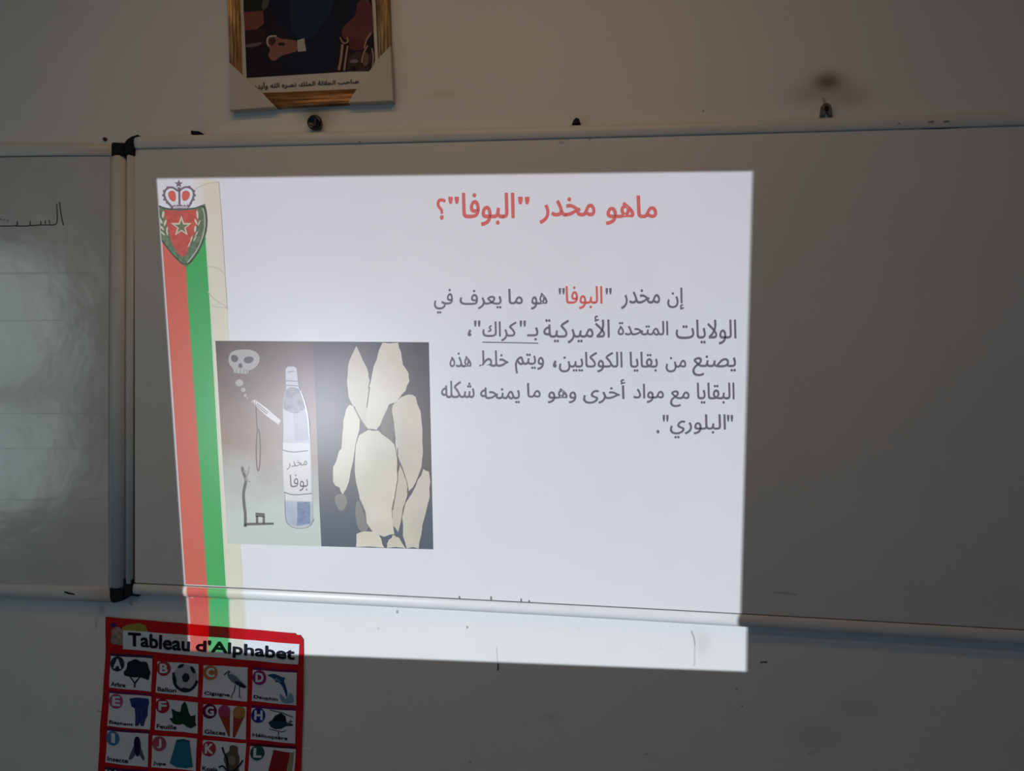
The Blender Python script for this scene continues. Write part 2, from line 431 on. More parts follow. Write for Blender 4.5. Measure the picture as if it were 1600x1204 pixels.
# ------------------------------------------------------------------ the room
X0, X1, Y0, ZC = -4.0, 3.4, -7.0, 3.0
wall_f = box('wall_front', (X0, 0, 0), (X1, .12, ZC), wall_m); wall_f['kind'] = 'structure'; wall_f['label'] = 'cream plaster wall behind the whiteboards, scuffed and stained'
plain = mat('room_plaster', (.50, .50, .50), rough=.8, noise=.06, nscale=4)
fl = box('floor', (X0 - .12, Y0 - .12, -.1), (X1 + .12, .12, 0), mat('floor_tiles', (.30, .33, .36), rough=.5, noise=.2, nscale=6)); fl['kind'] = 'structure'
ce = box('ceiling', (X0 - .12, Y0 - .12, ZC), (X1 + .12, .12, ZC + .1), plain); ce['kind'] = 'structure'
box('wall_right', (X1, Y0, 0), (X1 + .12, .12, ZC), plain)['kind'] = 'structure'
box('wall_back', (X0, Y0 - .12, 0), (X1, Y0, ZC), plain)['kind'] = 'structure'
box('wall_left', (X0 - .12, Y0, 0), (X0, .12, ZC), plain)['kind'] = 'structure'
wfm = mat('window_frame_paint', (.35, .33, .30), rough=.5)
for i, (ya, yb, za, zb) in enumerate(((-3.15, -1.71, .45, 2.21), (-5.87, -4.53, .66, 2.20))):
    e = bpy.data.objects.new('window_%d' % (i + 1), None); COL.objects.link(e); e.location = (X0, (ya + yb) / 2, za); e['kind'] = 'structure'
    for lo, hi in (((X0, ya - .06, za - .06), (X0 + .06, ya, zb + .06)), ((X0, yb, za - .06), (X0 + .06, yb + .06, zb + .06)),
                   ((X0, ya, zb), (X0 + .06, yb, zb + .06)), ((X0, ya, za - .06), (X0 + .06, yb, za))):
        box('window_frame', lo, hi, wfm, e)
    zm = za + (zb - za) * .47
    box('mullion', (X0 + .075, ya, zm - .09), (X0 + .10, yb, zm + .03), wfm, e)
    box('pane', (X0 + .005, ya, za), (X0 + .012, yb, zb), mat('window_glass', (.7, .8, .85), rough=.05), e)

# scuffs on the wall, each its own mark
scuff_m = mat('dark_scuff', (.09, .08, .08), rough=.8)
scuff_l = mat('grey_scuff', (.36, .35, .34), rough=.8)
for ln, wd, mm in (([(778.5, 1036), (778, 1047)], 2.2, scuff_m), ([(620.5, 953), (621, 958)], 3, mat('grey_nick', (.3, .3, .3))), ([(1188, 1034), (1199, 1034)], 2.2, scuff_m),
                   ([(1080, 985), (1084, 995), (1086, 1008)], 2.2, scuff_l), ([(1085, 1008), (1085, 1040)], 2, mat('pale_scuff', (.52, .51, .49))),
                   ([(775.5, 1010), (777.5, 1035)], 1.6, mat('pale_scuff', (.5, .5, .5))), ([(150, 965), (149, 985)], 3, mat('soft_scuff', (.55, .54, .52))),
                   ([(729, 978), (731, 981)], 3, mat('grey_nick', (.3, .3, .3))), ([(590, 980), (592, 983)], 3, mat('pale_scuff', (.5, .5, .5))),
                   ([(152, 1110), (158, 1111)], 2, scuff_l), ([(202, 941), (207, 946)], 2, scuff_l), ([(1262, 1178), (1275, 1172)], 3, mat('soft_scuff', (.55, .54, .52))), ([(1150, 1075), (1153, 1077)], 3, scuff_l), ([(1158, 1102), (1161, 1103)], 2.5, scuff_l),
                   ([(1008, 1177), (1012, 1178)], 2.5, scuff_l), ([(733, 1189), (736, 1191)], 2.5, scuff_l), ([(1098, 172), (1100, 174)], 2.5, scuff_l), ([(470, 1168), (484, 1169)], 2.5, mat('pale_flake', (.8, .8, .8)))):
    ribbons('scuff_mark', [ln], wd, .0008, mm, wall_f)

# ------------------------------------------------------------------ whiteboards
PROFILE = [(0, 0), (0, .52), (.06, .70), (.16, .86), (.32, .96), (.5, 1.0), (.68, .97), (.84, .92), (.94, .86), (1, .80), (1, .60)]
def rail(name, outer, inner, m, parent, h=FR, prof=PROFILE, base=0.0):
    """frame member swept between two edge lines, given as photograph pixels at the frame's front"""
    vs, fs = [], []; k = len(prof)
    for (o_, i_) in zip(outer, inner):
        a, b_ = at(*o_, h), at(*i_, h)
        for t_, hh in prof:
            q = a.lerp(b_, t_); q.y = -(base + (h - base) * hh); vs.append(q)
    for s in range(len(outer) - 1):
        for j in range(k - 1):
            fs.append((s * k + j, s * k + j + 1, (s + 1) * k + j + 1, (s + 1) * k + j))
    fs.append(tuple(range(k))); e0 = (len(outer) - 1) * k; fs.append(tuple(reversed(range(e0, e0 + k))))
    me = bpy.data.meshes.new(name); me.from_pydata([tuple(v) for v in vs], [], fs)
    bm = bmesh.new(); bm.from_mesh(me); bmesh.ops.recalc_face_normals(bm, faces=bm.faces[:]); bm.to_mesh(me); bm.free()
    o = link(name, me, m, parent)
    for p in me.polygons: p.use_smooth = len(p.vertices) == 4
    return o
def block(name, pts, m, parent, front=FR, back=0.0, bev=.0015):
    bm = bmesh.new(); n = len(pts)
    A = [bm.verts.new(at(x, y, front)) for x, y in pts]
    B = []
    for v in A:
        q = v.co.copy(); q.y = -back; B.append(bm.verts.new(q))
    bm.faces.new(A); bm.faces.new(list(reversed(B)))
    for i in range(n): bm.faces.new((A[i], B[i], B[(i + 1) % n], A[(i + 1) % n]))
    bmesh.ops.recalc_face_normals(bm, faces=bm.faces[:])
    if bev: bmesh.ops.bevel(bm, geom=[e for e in bm.edges if e.verts[0] in A and e.verts[1] in A], offset=bev, segments=2, affect='EDGES')
    me = bpy.data.meshes.new(name); bm.to_mesh(me); bm.free(); return link(name, me, m, parent)

XR = 2150
wb = thing('whiteboard', at(900, 1000, 0), 'large whiteboard carrying the projected slide, wide pale aluminium frame, black corner at its left', 'whiteboard')
sv = [at(205, Tf(205) + 10, BS), at(XR, Tif(XR) - 6, BS), at(XR, Bif(XR) + 8, BS), at(203, Bif(203) + 8, BS)]
o = mesh('writing_surface', sv + [Vector((q.x, -.004, q.z)) for q in sv], [(0, 3, 2, 1), (4, 5, 6, 7), (0, 1, 5, 4), (1, 2, 6, 5), (2, 3, 7, 6), (3, 0, 4, 7)], board_m, wb)
xs = list(range(215, 1650, 60)) + [1650, 1800, 2000, XR]
rail('frame_rail', [(x, Tf(x)) for x in [209] + xs], [(x, Tif(x) - 1) for x in [209] + xs], rail_m, wb)
xs2 = [207] + xs
rail('frame_rail', [(x, Bof(x)) for x in xs2], [(x, Bif(x) + 1.5) for x in xs2], rail_m, wb)
rail('frame_rail', [(194.8, 233), (193, 570), (193, 912)], [(208, 233), (207, 570), (206.5, 912)], rail_m, wb, h=FR - .002)
rail('frame_rail', [(XR + 22, Tf(XR)), (XR + 30, Bof(XR))], [(XR, Tf(XR)), (XR, Bof(XR))], rail_m, wb)
block('corner_piece', [(194, 242), (194, 223), (198, 217.5), (205, 213), (215, 210), (215, 211.5), (210, 214), (209.5, 233.5), (209, 242)], black_m, wb, FR - .001)
block('corner_piece', [(192.5, 905), (207, 905), (207.5, 927), (215, 932), (206, 930.5), (200, 932), (192.5, 937)], black_m, wb, FR - .0035)
# gaskets between the enamel and the frame
ribbons('gasket', [[(x, Tif(x) + .2) for x in [212] + xs]], 1.0, BS + .001, mat('faint_gasket', (.33, .31, .30), noise=.4, nscale=20), wb)
ribbons('gasket', [[(x, Bif(x) - .3) for x in xs2]], 1.9, BS + .001, gasket_m, wb)
ribbons('gasket', [[(209, 234), (208.6, 300), (208.6, 400), (208.8, 600), (209, 909), (211.5, 911)]], [1, 1.2, 2.2, 2.4, 2.8, 2.6], BS + .001, mat('dark_gap', (.02, .02, .02), noise=.5, nscale=15), wb)
ribbons('gasket', [[(1440, Tif(1440) + .5), (1470, Tif(1470) + .5), (1500, Tif(1500) + .5)]], [1, 2.4, 1], BS + .0013, mat('black_gap', (.012, .012, .012)), wb)
# nicks on its frame
for pts, wd in (([(1450, 190.5), (1459, 190)], 2.6), ([(1474, 190), (1483, 189.3)], 2.4), ([(1403, 193), (1406, 192.5)], 2), ([(560.5, 222), (563, 222)], 3), ([(872, 217.5), (880, 217)], 2), ([(921, 217.3), (923, 217.3)], 3)):
    ribbons('dent', [pts], wd, FR + .0004, mat('dent_shade', (.2, .19, .18)), wb)
for x_, h_ in ((717.5, 5), (767, 7), (814, 6), (826.5, 4)):
    ribbons('ink_fleck', [[(x_, Bif(x_) - h_), (x_, Bif(x_) - 1)]], 1.8, BS + .0016, mat('fleck', (.15, .14, .16)), wb)
ribbons('smudge', [[(1208, 925), (1225, 926), (1245, 928.5)]], [2, 3, 2.5], BS + .0005, mat('smudge_grey', (.42, .42, .42), rough=.4), wb)

wl = thing('whiteboard', at(60, 1000, 0), 'whiteboard cut off by the left edge, handwriting near its right side, beside the larger board', 'whiteboard')
sv = [at(-900, 245, BS), at(176, 238, BS), at(176, 922, BS), at(-900, 900, BS)]
mesh('writing_surface', sv + [Vector((q.x, -.004, q.z)) for q in sv], [(0, 3, 2, 1), (4, 5, 6, 7), (0, 1, 5, 4), (1, 2, 6, 5), (2, 3, 7, 6), (3, 0, 4, 7)], board2_m, wl)
xl = [-900, -500, -200, 0, 50, 100, 173]
rail('frame_rail', [(-900, 226), (-500, 222.5), (-200, 221), (0, 220.8), (50, 221), (100, 221.3), (173.6, 222.5)],
     [(-900, 254), (-500, 248), (-200, 245), (0, 243.5), (50, 242.8), (100, 242.3), (173.6, 242.3)], rail_m, wl)
rail('frame_rail', [(-900, 908), (-500, 922), (-200, 931), (0, 935.5), (50, 937.8), (100, 940), (171, 943)],
     [(-900, 884), (-500, 898), (-200, 907), (0, 912), (50, 913.8), (100, 916), (171, 918.5)], rail_m, wl)
rail('frame_rail', [(192, 242), (191.2, 570), (192, 919)], [(173.7, 242), (171, 570), (170.5, 919)], rail_m, wl, h=FR - .001)
rail('frame_rail', [(-925, 226), (-925, 908)], [(-900, 226), (-900, 908)], rail_m, wl, h=FR - .001)
block('corner_piece', [(173.8, 243), (173.8, 224), (176, 222), (194.5, 223), (194.5, 243)], black_m, wl, FR - .001)
block('corner_piece', [(170.6, 918.5), (193, 918), (193, 937), (188, 939.5), (177, 941.5), (173.5, 940), (171.5, 932)], black_m, wl, FR - .001)
ribbons('gasket', [[(-900, 255), (-200, 245.5), (0, 244.2), (90, 243.3), (172, 243.2)]], [2.6, 2.6, 2.6, 1.8, 1.2], BS + .001, gasket_m, wl)
ribbons('gasket', [[(-900, 883), (0, 911.5), (45, 913)]], 1.6, BS + .001, gasket_m, wl)
ribbons('gasket', [[(128, 917.3), (170, 918.3)]], 1.6, BS + .001, gasket_m, wl)
ribbons('gasket', [[(172.6, 245), (169.8, 570), (169.8, 917)]], 1.3, BS + .001, mat('soft_gap', (.36, .34, .33)), wl)
ribbons('dent', [[(100, 924), (107, 926.3), (117, 928.3)]], [2, 3.4, 1.4], FR + .0004, black_m, wl)
hw = ribbons('handwriting', [smooth_line([(-30, 353.5), (0, 353), (24, 353), (28, 350), (26, 345.5)], 1), [(24, 353), (44, 353), (47, 351), (47, 345)], [(46, 352.5), (60, 351.5), (64, 350.5), (63.5, 345)],
                             [(63, 351.5), (71, 351), (70.5, 344)], [(70, 351.5), (78, 351), (76.5, 344)], smooth_line([(77, 351.5), (86, 351), (90, 347), (88.5, 318)], 1), smooth_line([(93, 315), (95, 333), (99, 352)], 1),
                             [(0, 342), (1.5, 343)], [(5.5, 342.5), (7, 343.5)], [(11, 344), (12.5, 345)]], 1.7, BS + .0004, ink_m, wl)
hw['label'] = 'dark marker handwriting on a baseline'
for ya, yb, x1_ in ((425, 428, 60), (425, 426, 150), (503, 500, 100), (648, 645, 160), (702, 700, 150), (781, 780, 160)):
    ribbons('ruled_line', [[(-300, ya), (x1_, yb)]], 1.2, BS + .0003, rule_m, wl)

# ------------------------------------------------------------------ the projected slide, its picture painted on as thin decals
sl = thing('projected_slide', at(700, 600, BS), 'bright projected slide with red Arabic title, grey text, striped ribbon and a bottle picture', 'slide')
L0, L1 = BS + .0003, BS + .0006
lx = lambda y: 245 + (289.5 - 245) * (y - 279) / (930 - 279)                 # slide's left edge
ty = lambda x: 279 + (267.5 - 279) * (x - 245) / (1176 - 245)
rx = lambda y: 1176 + (1157 - 1176) * (y - 267.5) / (955 - 267.5)
tops = [(x, ty(x)) for x in range(245, 1176, 70)] + [(1176, 267.5)]
bots = [(x, Bif(x) - 2.2) for x in range(1150, 300, -50)]
poly('slide_background', tops + [(rx(600), 600), (rx(950), Bif(1157) - 2)] + bots + [(lx(912), Bif(290) - 2.2)], L0, slide_m, sl)
o = poly('slide_background', [(292.5, 941)] + [(x, Bof(x) + 4) for x in range(350, 1160, 60)] + [(1166.5, Bof(1160) + 4), (1166, 1048.5), (480, 1022.5), (298.5, 1015.7)], .0005, wall_m, sl)  # added sheet of wall material, standing for the strip lit by the lamp
o['label'] = 'strip of the slide falling on the wall below the frame'
YB = lambda x: Bif(x) - 2.4
red_m = pr('red_ribbon', (.56, .125, .085)); grn_m = pr('green_ribbon', (.060, .36, .10)); crm_m = pr('cream_band', (.66, .62, .48), noise=.04, nscale=30)
poly('cream_band', [(320, ty(320) + 1), (342, 283), (355, 485), (378.5, 900), (379, YB(379)), (352, YB(352)), (340, 700), (328.5, 485), (321, 380), (320, 322)], L1, crm_m, sl)
for i_ in range(6):
    xa = 296 + i_ * 4; f_ = (i_ + 1) / 7
    poly('cream_fade', [(xa, ty(xa) + 1), (xa + 4, ty(xa) + 1), (xa + 4, 319), (xa, 319)], L1 - .0001, pr('cream_fade%d' % i_, (.70 - .04 * f_, .70 - .08 * f_, .69 - .21 * f_)), sl)
poly('red_stripe', [(lx(375) + 1.5, 375), (lx(600) + 2, 600), (lx(905) + 2, YB(290)), (323.5, YB(323)), (310, 700), (294.5, 485), (289.5, 400)], L1 + .0001, red_m, sl)
poly('green_stripe', [(289.5, 400), (294.5, 485), (310, 700), (323.5, YB(323)), (353, YB(353)), (340.5, 700), (328.5, 485), (321.5, 370)], L1 + .0001, grn_m, sl)
ribbons('pale_edge', [[(321.8, 375), (329, 485), (341, 700), (353.5, YB(353))]], 1.3, L1 + .0003, pr('edge_green', (.60, .68, .50)), sl)
q3 = lambda *p: [(230 + x / 5.333, 260 + y / 5.333) for x, y in p]
arc_m = pr('arc_line', (.50, .45, .36))
ribbons('decor_arc', [smooth_line(q3((400, 190), (460, 155), (520, 138), (592, 130))), q3((596, 128), (625, 500), (648, 900), (668, 1190)),
                      smooth_line(q3((490, 830), (560, 835), (610, 860), (645, 900))), smooth_line(q3((528, 1152), (570, 1172), (665, 1174))),
                      smooth_line([(324, 455), (337, 470), (350, 476), (354, 481)])], .9, L1 + .0003, arc_m, sl)
# crown
gry_m = pr('crown_grey', (.20, .155, .165)); wht_m = pr('white', (.70, .68, .66))
cw = polys('emblem_crown', [q3(*star(262, 145, 36, 15))], L1 + .0005, gry_m, sl)
ribbons('crown_arch', [smooth_line(q3((258, 205), (205, 168), (155, 185), (135, 235), (160, 290), (195, 325), (208, 350))),
                       smooth_line(q3((268, 200), (320, 165), (375, 185), (392, 235), (370, 290), (345, 335))), q3((266, 175), (268, 320))], 3.0, L1 + .0005, gry_m, cw)
polys('crown_bead', [q3(*ell(x, y, 11, 11, 8)) for x, y in ((140, 205), (133, 240), (142, 275), (165, 300), (388, 205), (395, 240), (385, 275), (362, 305), (170, 175), (350, 170), (262, 182))], L1 + .0006, gry_m, cw)
polys('crown_lining', [q3(*smooth_poly([(180, 205), (225, 200), (240, 250), (232, 295), (195, 285), (172, 240)])), q3(*smooth_poly([(290, 210), (330, 198), (358, 225), (345, 270), (310, 292), (288, 270)]))], L1 + .0006, pr('crown_red', (.60, .13, .10)), cw)
polys('crown_base', [q3((205, 320), (350, 320), (345, 345), (270, 352), (212, 345))], L1 + .0006, gry_m, cw)
polys('crown_gem', [q3(*ell(x, 318, 9, 9, 8)) for x in (215, 240, 300, 325)] + [q3((215, 334), (340, 334), (335, 342), (220, 342))], L1 + .0008, wht_m, cw)
# shield
grd_m = pr('shield_green', (.105, .145, .08), noise=.3, nscale=120, col2=(.16, .21, .13))
sh = poly('emblem_shield', q3((98, 325), (150, 345), (270, 355), (400, 342), (480, 310), (495, 370), (503, 450), (495, 540), (468, 640), (420, 730), (370, 795), (325, 842), (270, 800), (215, 745), (160, 680), (120, 620)), L1 + .0005, grd_m, sl)
poly('shield_field', q3((140, 362), (280, 368), (412, 358), (428, 400), (425, 450), (405, 530), (375, 610), (345, 680), (320, 740), (290, 752), (250, 715), (210, 650), (190, 590), (170, 520), (150, 430)), L1 + .0007, pr('shield_red', (.56, .11, .085), noise=.25, nscale=60), sh)
ribbons('shield_trim', [smooth_line(q3((462, 345), (482, 420), (478, 520), (450, 630), (400, 720), (330, 800), (300, 780), (200, 690), (150, 640)))], [1.6] * 30, L1 + .0007, pr('trim_pale', (.42, .46, .34)), sh) if False else \
    ribbons('shield_trim', [smooth_line(q3((462, 345), (482, 420), (478, 520), (450, 630), (400, 720), (335, 800)))], 1.6, L1 + .0007, pr('trim_pale', (.42, .46, .34)), sh)
ribbons('shield_rim', [smooth_line(q3((98, 328), (150, 350), (270, 360), (400, 348), (478, 318), (500, 430), (490, 550), (420, 725), (325, 838), (215, 742), (122, 615)))], 1.5, L1 + .0008, pr('rim_dark', (.06, .07, .045)), sh)
poly('emblem_star', q3(*star(285, 500, 92, 38)), L1 + .0008, pr('star_gold', (.56, .50, .34)), sh)
poly('star_inlay', q3(*star(285, 503, 58, 23)), L1 + .0010, pr('star_green', (.16, .18, .10)), sh)
lv = [(133, 400, 11, 30, .1), (112, 450, 10, 30, -.5), (150, 470, 8, 28, .3), (122, 510, 8, 28, -.7), (165, 525, 7, 24, .2), (130, 555, 7, 24, -.8), (168, 558, 6, 18, 0),
      (418, 400, 9, 36, -.1), (406, 460, 8, 26, -.4), (432, 470, 5, 26, .4), (400, 520, 9, 28, .1), (412, 560, 5, 24, .5), (368, 605, 6, 30, .3), (350, 650, 5, 26, .5), (398, 600, 5, 26, .5)]
polys('laurel_leaf', [q3(*ell(a, b_, c_, d_, 10, e_)) for a, b_, c_, d_, e_ in lv], L1 + .0009, pr('laurel_pale', (.58, .54, .40)), sh)

# words
q4 = lambda x, y: (650 + x / 2.867, 280 + y / 2.867)
def word(name, s, x0, y0, x1, y1, m, off=0.0):
    (a, b_), (c_, d_) = q4(x0, y0), q4(x1, y1); return text(name, s, bb(a + off, b_ + off, c_ - off, d_ - off), L1, m, sl, bold=off)
trd = pr('title_red', (.62, .14, .12)); txt = pr('text_grey', (.16, .14, .165)); trd2 = pr('text_red', (.62, .13, .10))
for s, b_ in (('؟', (92, 85, 133, 182)), ('"', (145, 78, 192, 110)), ('البوفا', (205, 60, 442, 210)), ('"', (457, 78, 508, 112)), ('مخدر', (553, 80, 803, 200)), ('ماهو', (850, 72, 1080, 205))):
    word('title_word', s, *b_, trd, off=.85)
for s, b_, mm in (('إن', (1125, 485, 1200, 584), 0), ('مخدر', (918, 492, 1093, 582), 0), ('"', (849, 487, 876, 515), 0), ('البوفا', (670, 478, 835, 582), 1), ('"', (639, 487, 666, 515), 0), ('هو', (515, 507, 588, 584), 0),
                  ('ما', (413, 490, 478, 560), 0), ('يعرف', (195, 495, 383, 582), 0), ('في', (80, 490, 165, 602), 0),
                  ('الولايات', (1163, 628, 1435, 740), 0), ('المتحدة', (903, 634, 1130, 700), 0), ('الأميركية', (570, 610, 868, 735), 0), ('بـ', (497, 662, 548, 722), 0), ('"', (464, 632, 492, 660), 0),
                  ('كراك', (297, 636, 450, 726), 0), ('"', (260, 632, 288, 660), 0), ('،', (231, 672, 248, 703), 0),
                  ('يصنع', (1238, 788, 1433, 882), 0), ('من', (1118, 795, 1210, 865), 0), ('بقايا', (957, 772, 1083, 862), 0), ('الكوكايين', (640, 772, 925, 865), 0), ('،', (613, 810, 630, 843), 0),
                  ('ويتم', (443, 780, 573, 870), 0), ('خلط', (283, 766, 413, 840), 0), ('هذه', (150, 775, 248, 842), 0),
                  ('البقايا', (1258, 910, 1427, 1005), 0), ('مع', (1138, 945, 1225, 1020), 0), ('مواد', (973, 915, 1110, 1002), 0), ('أخرى', (748, 895, 937, 1005), 0), ('وهو', (590, 935, 718, 1003), 0),
                  ('ما', (497, 912, 558, 978), 0), ('يمنحه', (287, 932, 465, 1003), 0), ('شكله', (112, 902, 262, 980), 0),
                  ('"', (1393, 1055, 1420, 1085), 0), ('البلوري', (1137, 1052, 1388, 1160), 0), ('"', (1105, 1055, 1131, 1085), 0), ('.', (1077, 1122, 1090, 1138), 0)):
    word('text_word', s, *b_, trd2 if mm else txt, off=.35)
ribbons('underline', [[q4(297, 729), q4(548, 734)]], 1.7, L1, txt, sl)

LP = L1 + .0004
# the picture in the slide
q5 = lambda *p: [(330 + x / 3.439, 520 + y / 3.44) for x, y in p]
def grad_mat(name, c_top, c_bot, za, zb, nz_=.15, c_mid=None):
    m = mat(name, c_bot, rough=BR, spec=BSP); t = m.node_tree; b = t.nodes['Principled BSDF']
    geo = t.nodes.new('ShaderNodeNewGeometry'); s = t.nodes.new('ShaderNodeSeparateXYZ'); t.links.new(geo.outputs['Position'], s.inputs[0])
    n = t.nodes.new('ShaderNodeTexNoise'); n.inputs['Scale'].default_value = 9; t.links.new(geo.outputs['Position'], n.inputs[0])
    r_ = t.nodes.new('ShaderNodeMapRange'); r_.inputs[1].default_value = zb; r_.inputs[2].default_value = za
    t.links.new(M(t, 'ADD', s.outputs[2], M(t, 'MULTIPLY', M(t, 'SUBTRACT', n.outputs[0], .5), nz_)), r_.inputs[0])
    x = t.nodes.new('ShaderNodeValToRGB'); cr_ = x.color_ramp; cr_.elements[0].position = .16; cr_.elements[0].color = (*c_bot, 1); cr_.elements[1].color = (*c_top, 1)
    e_ = cr_.elements.new(.5); e_.color = (*(c_mid or tuple((p_ + q_) / 2 for p_, q_ in zip(c_top, c_bot))), 1)
    t.links.new(r_.outputs[0], x.inputs[0]); t.links.new(x.outputs[0], b.inputs['Base Color']); return m
zt, zb_ = at(500, 535, BS).z, at(500, 850, BS).z
pbg = poly('picture_panel', q5((22, 42), (1168, 50), (1192, 1162), (88, 1132)), LP, grad_mat('picture_brown', (.095, .066, .055), (.46, .49, .44), zt, zb_, .15, (.26, .195, .15)), sl)
pbg['label'] = 'projected picture of a bottle beside pale flakes'
poly('dark_half', q5((548, 46), (1168, 50), (1192, 1162), (592, 1146), (580, 900), (566, 500)), LP + .0002, grad_mat('picture_dark', (.060, .052, .055), (.08, .09, .11), zt, zb_, .3, (.105, .085, .075)), pbg)
# paler mist left and right of the flakes
poly('pale_mist', q5(*smooth_poly([(660, 870), (720, 860), (735, 920), (700, 965), (670, 930)])), LP + .0003, pr('mist', (.21, .20, .175)), pbg)
poly('pale_mist', q5(*smooth_poly([(790, 880), (830, 1000), (850, 1060), (790, 1070), (770, 950)])), LP + .0003, pr('mist', (.21, .20, .175)), pbg)
poly('pale_mist', q5(*smooth_poly([(900, 480), (960, 380), (990, 380), (985, 600), (940, 570)])), LP + .0003, pr('mist_brown', (.16, .13, .10)), pbg)
fk_m = [pr('flake_%s' % n, c_, noise=.17, nscale=7) for n, c_ in (('ivory', (.64, .59, .47)), ('cream', (.58, .53, .42)), ('sand', (.54, .48, .38)))]
FL = [([(780, 68), (800, 110), (825, 165), (845, 215), (852, 255), (845, 330), (835, 400), (838, 480), (835, 515), (800, 460), (765, 395), (738, 340), (730, 260), (735, 180), (755, 120)], 1),
      ([(745, 385), (770, 400), (795, 440), (798, 490), (785, 560), (770, 640), (750, 740), (725, 840), (708, 868), (690, 830), (655, 800), (655, 720), (680, 660), (700, 620), (705, 540), (710, 470), (725, 410)], 0),
      ([(920, 52), (1005, 52), (1020, 100), (1030, 170), (1062, 220), (1065, 260), (1045, 310), (1010, 350), (985, 375), (955, 385), (930, 440), (905, 500), (890, 520), (840, 515), (833, 450), (832, 380), (845, 300), (865, 220), (890, 140)], 0),
      ([(1020, 345), (1060, 330), (1100, 345), (1125, 420), (1135, 520), (1138, 640), (1130, 720), (1100, 800), (1062, 850), (1040, 760), (1010, 680), (990, 600), (985, 520), (975, 440), (975, 390)], 1),
      ([(845, 520), (900, 525), (940, 560), (985, 600), (1000, 680), (1000, 780), (985, 880), (970, 950), (978, 1020), (985, 1080), (930, 1095), (860, 1062), (830, 1020), (825, 960), (800, 900), (778, 800), (772, 700), (778, 600), (795, 550)], 0),
      ([(1015, 710), (1035, 760), (1055, 830), (1055, 880), (1030, 940), (1020, 1010), (1005, 1070), (975, 1030), (972, 960), (985, 880), (1000, 790)], 2),
      ([(1140, 730), (1170, 745), (1178, 800), (1175, 880), (1150, 980), (1130, 1080), (1115, 1159), (1050, 1157), (1030, 1090), (1025, 980), (1040, 920), (1080, 860), (1110, 790)], 1),
      ([(780, 1080), (830, 1065), (890, 1065), (915, 1110), (930, 1153), (778, 1149)], 0),
      ([(975, 1085), (1010, 1100), (1045, 1156), (945, 1154), (955, 1110)], 1)]
shd_m = pr('flake_edge', (.20, .165, .12))
for i, (pts, k) in enumerate(FL):
    rg = np.random.RandomState(i + 3); P_ = []
    for a_, b_ in zip(pts, pts[1:] + pts[:1]):
        P_.append(a_); P_.append(((a_[0] + b_[0]) / 2 + rg.uniform(-5, 5), min((a_[1] + b_[1]) / 2 + rg.uniform(-5, 5), 1150)))
    f = poly('flake', q5(*P_), LP + .0004 + i * .00008, fk_m[k], pbg)
ribbons('flake_crease', [q5((1000, 620), (1002, 780), (975, 950)), q5((765, 395), (800, 465), (838, 520)), q5((1062, 852), (1040, 920), (1025, 985)), q5((835, 400), (850, 290)), q5((985, 1090), (1015, 1100)), q5((800, 900), (826, 960), (832, 1022), (862, 1064))], 1.2, LP + .0014, shd_m, pbg)
# skull, puffs, cigarette
sk_m = pr('smoke_white', (.36, .34, .31)); dk_m = pr('picture_ink', (.09, .075, .07))
sk = poly('skull', q5(*smooth_poly([(92, 130), (110, 98), (160, 88), (225, 90), (262, 120), (258, 165), (225, 195), (200, 200), (198, 222), (160, 218), (122, 215), (118, 190), (96, 170)], 1)), LP + .0004, sk_m, pbg)
polys('skull_socket', [q5(*smooth_poly(p, 1)) for p in ([(105, 120), (135, 118), (148, 140), (130, 160), (108, 150)], [(172, 142), (190, 125), (225, 128), (228, 150), (205, 165), (180, 160)], [(148, 165), (160, 160), (170, 180), (160, 190), (145, 185)])], LP + .0006, dk_m, pbg)
ribbons('skull_tooth', [q5((x, 196), (x + 1, 220)) for x in (135, 155, 175, 190)], .7, LP + .0006, dk_m, pbg)
polys('smoke_puff', [q5(*ell(152, 268, 22, 19, 14)), q5(*ell(173, 305, 13, 12, 12)), q5(*ell(183, 335, 8, 9, 10)), q5(*ell(195, 350, 5, 6, 8))], LP + .0004, sk_m, pbg)
poly('cigarette', q5((215, 368), (235, 357), (300, 405), (375, 470), (362, 492), (290, 440)), LP + .0005, pr('cigarette_white', (.60, .56, .52)), pbg)
ribbons('cigarette_band', [q5((240, 385), (300, 435)), q5((246, 378), (306, 428)), q5((222, 366), (232, 382))], 1.1, LP + .0007, dk_m, pbg)
brn = pr('rope_brown', (.11, .075, .05))
ribbons('noose', [smooth_line(q5((238, 360), (240, 430), (247, 520)), 1), q5(*ell(252, 630, 11, 112, 24)) + q5(*ell(252, 630, 11, 112, 24))[:1]], 1.3, LP + .0005, brn, pbg)
ribbons('little_figure', [smooth_line(q5((165, 720), (172, 750), (188, 790), (178, 830), (172, 870), (176, 920), (184, 980), (182, 1042)), 1)], 4.2, LP + .0005, pr('figure_grey', (.12, .11, .10)), pbg)
ribbons('raised_arm', [smooth_line(q5((203, 718), (196, 750), (185, 790)), 1), q5((185, 790), (210, 800)), q5((158, 720), (168, 716)), q5((172, 745), (186, 742))], 2.0, LP + .0006, pr('figure_pale', (.30, .28, .24)), pbg)
polys('stool', [q5((180, 1035), (180, 1020), (335, 1018), (335, 1030)), q5((238, 965), (286, 968), (288, 990), (238, 988)), q5((240, 985), (252, 985), (252, 1025), (240, 1025)), q5((276, 985), (288, 985), (288, 1025), (276, 1025))], LP + .0005, pr('stool_grey', (.11, .11, .09)), pbg)
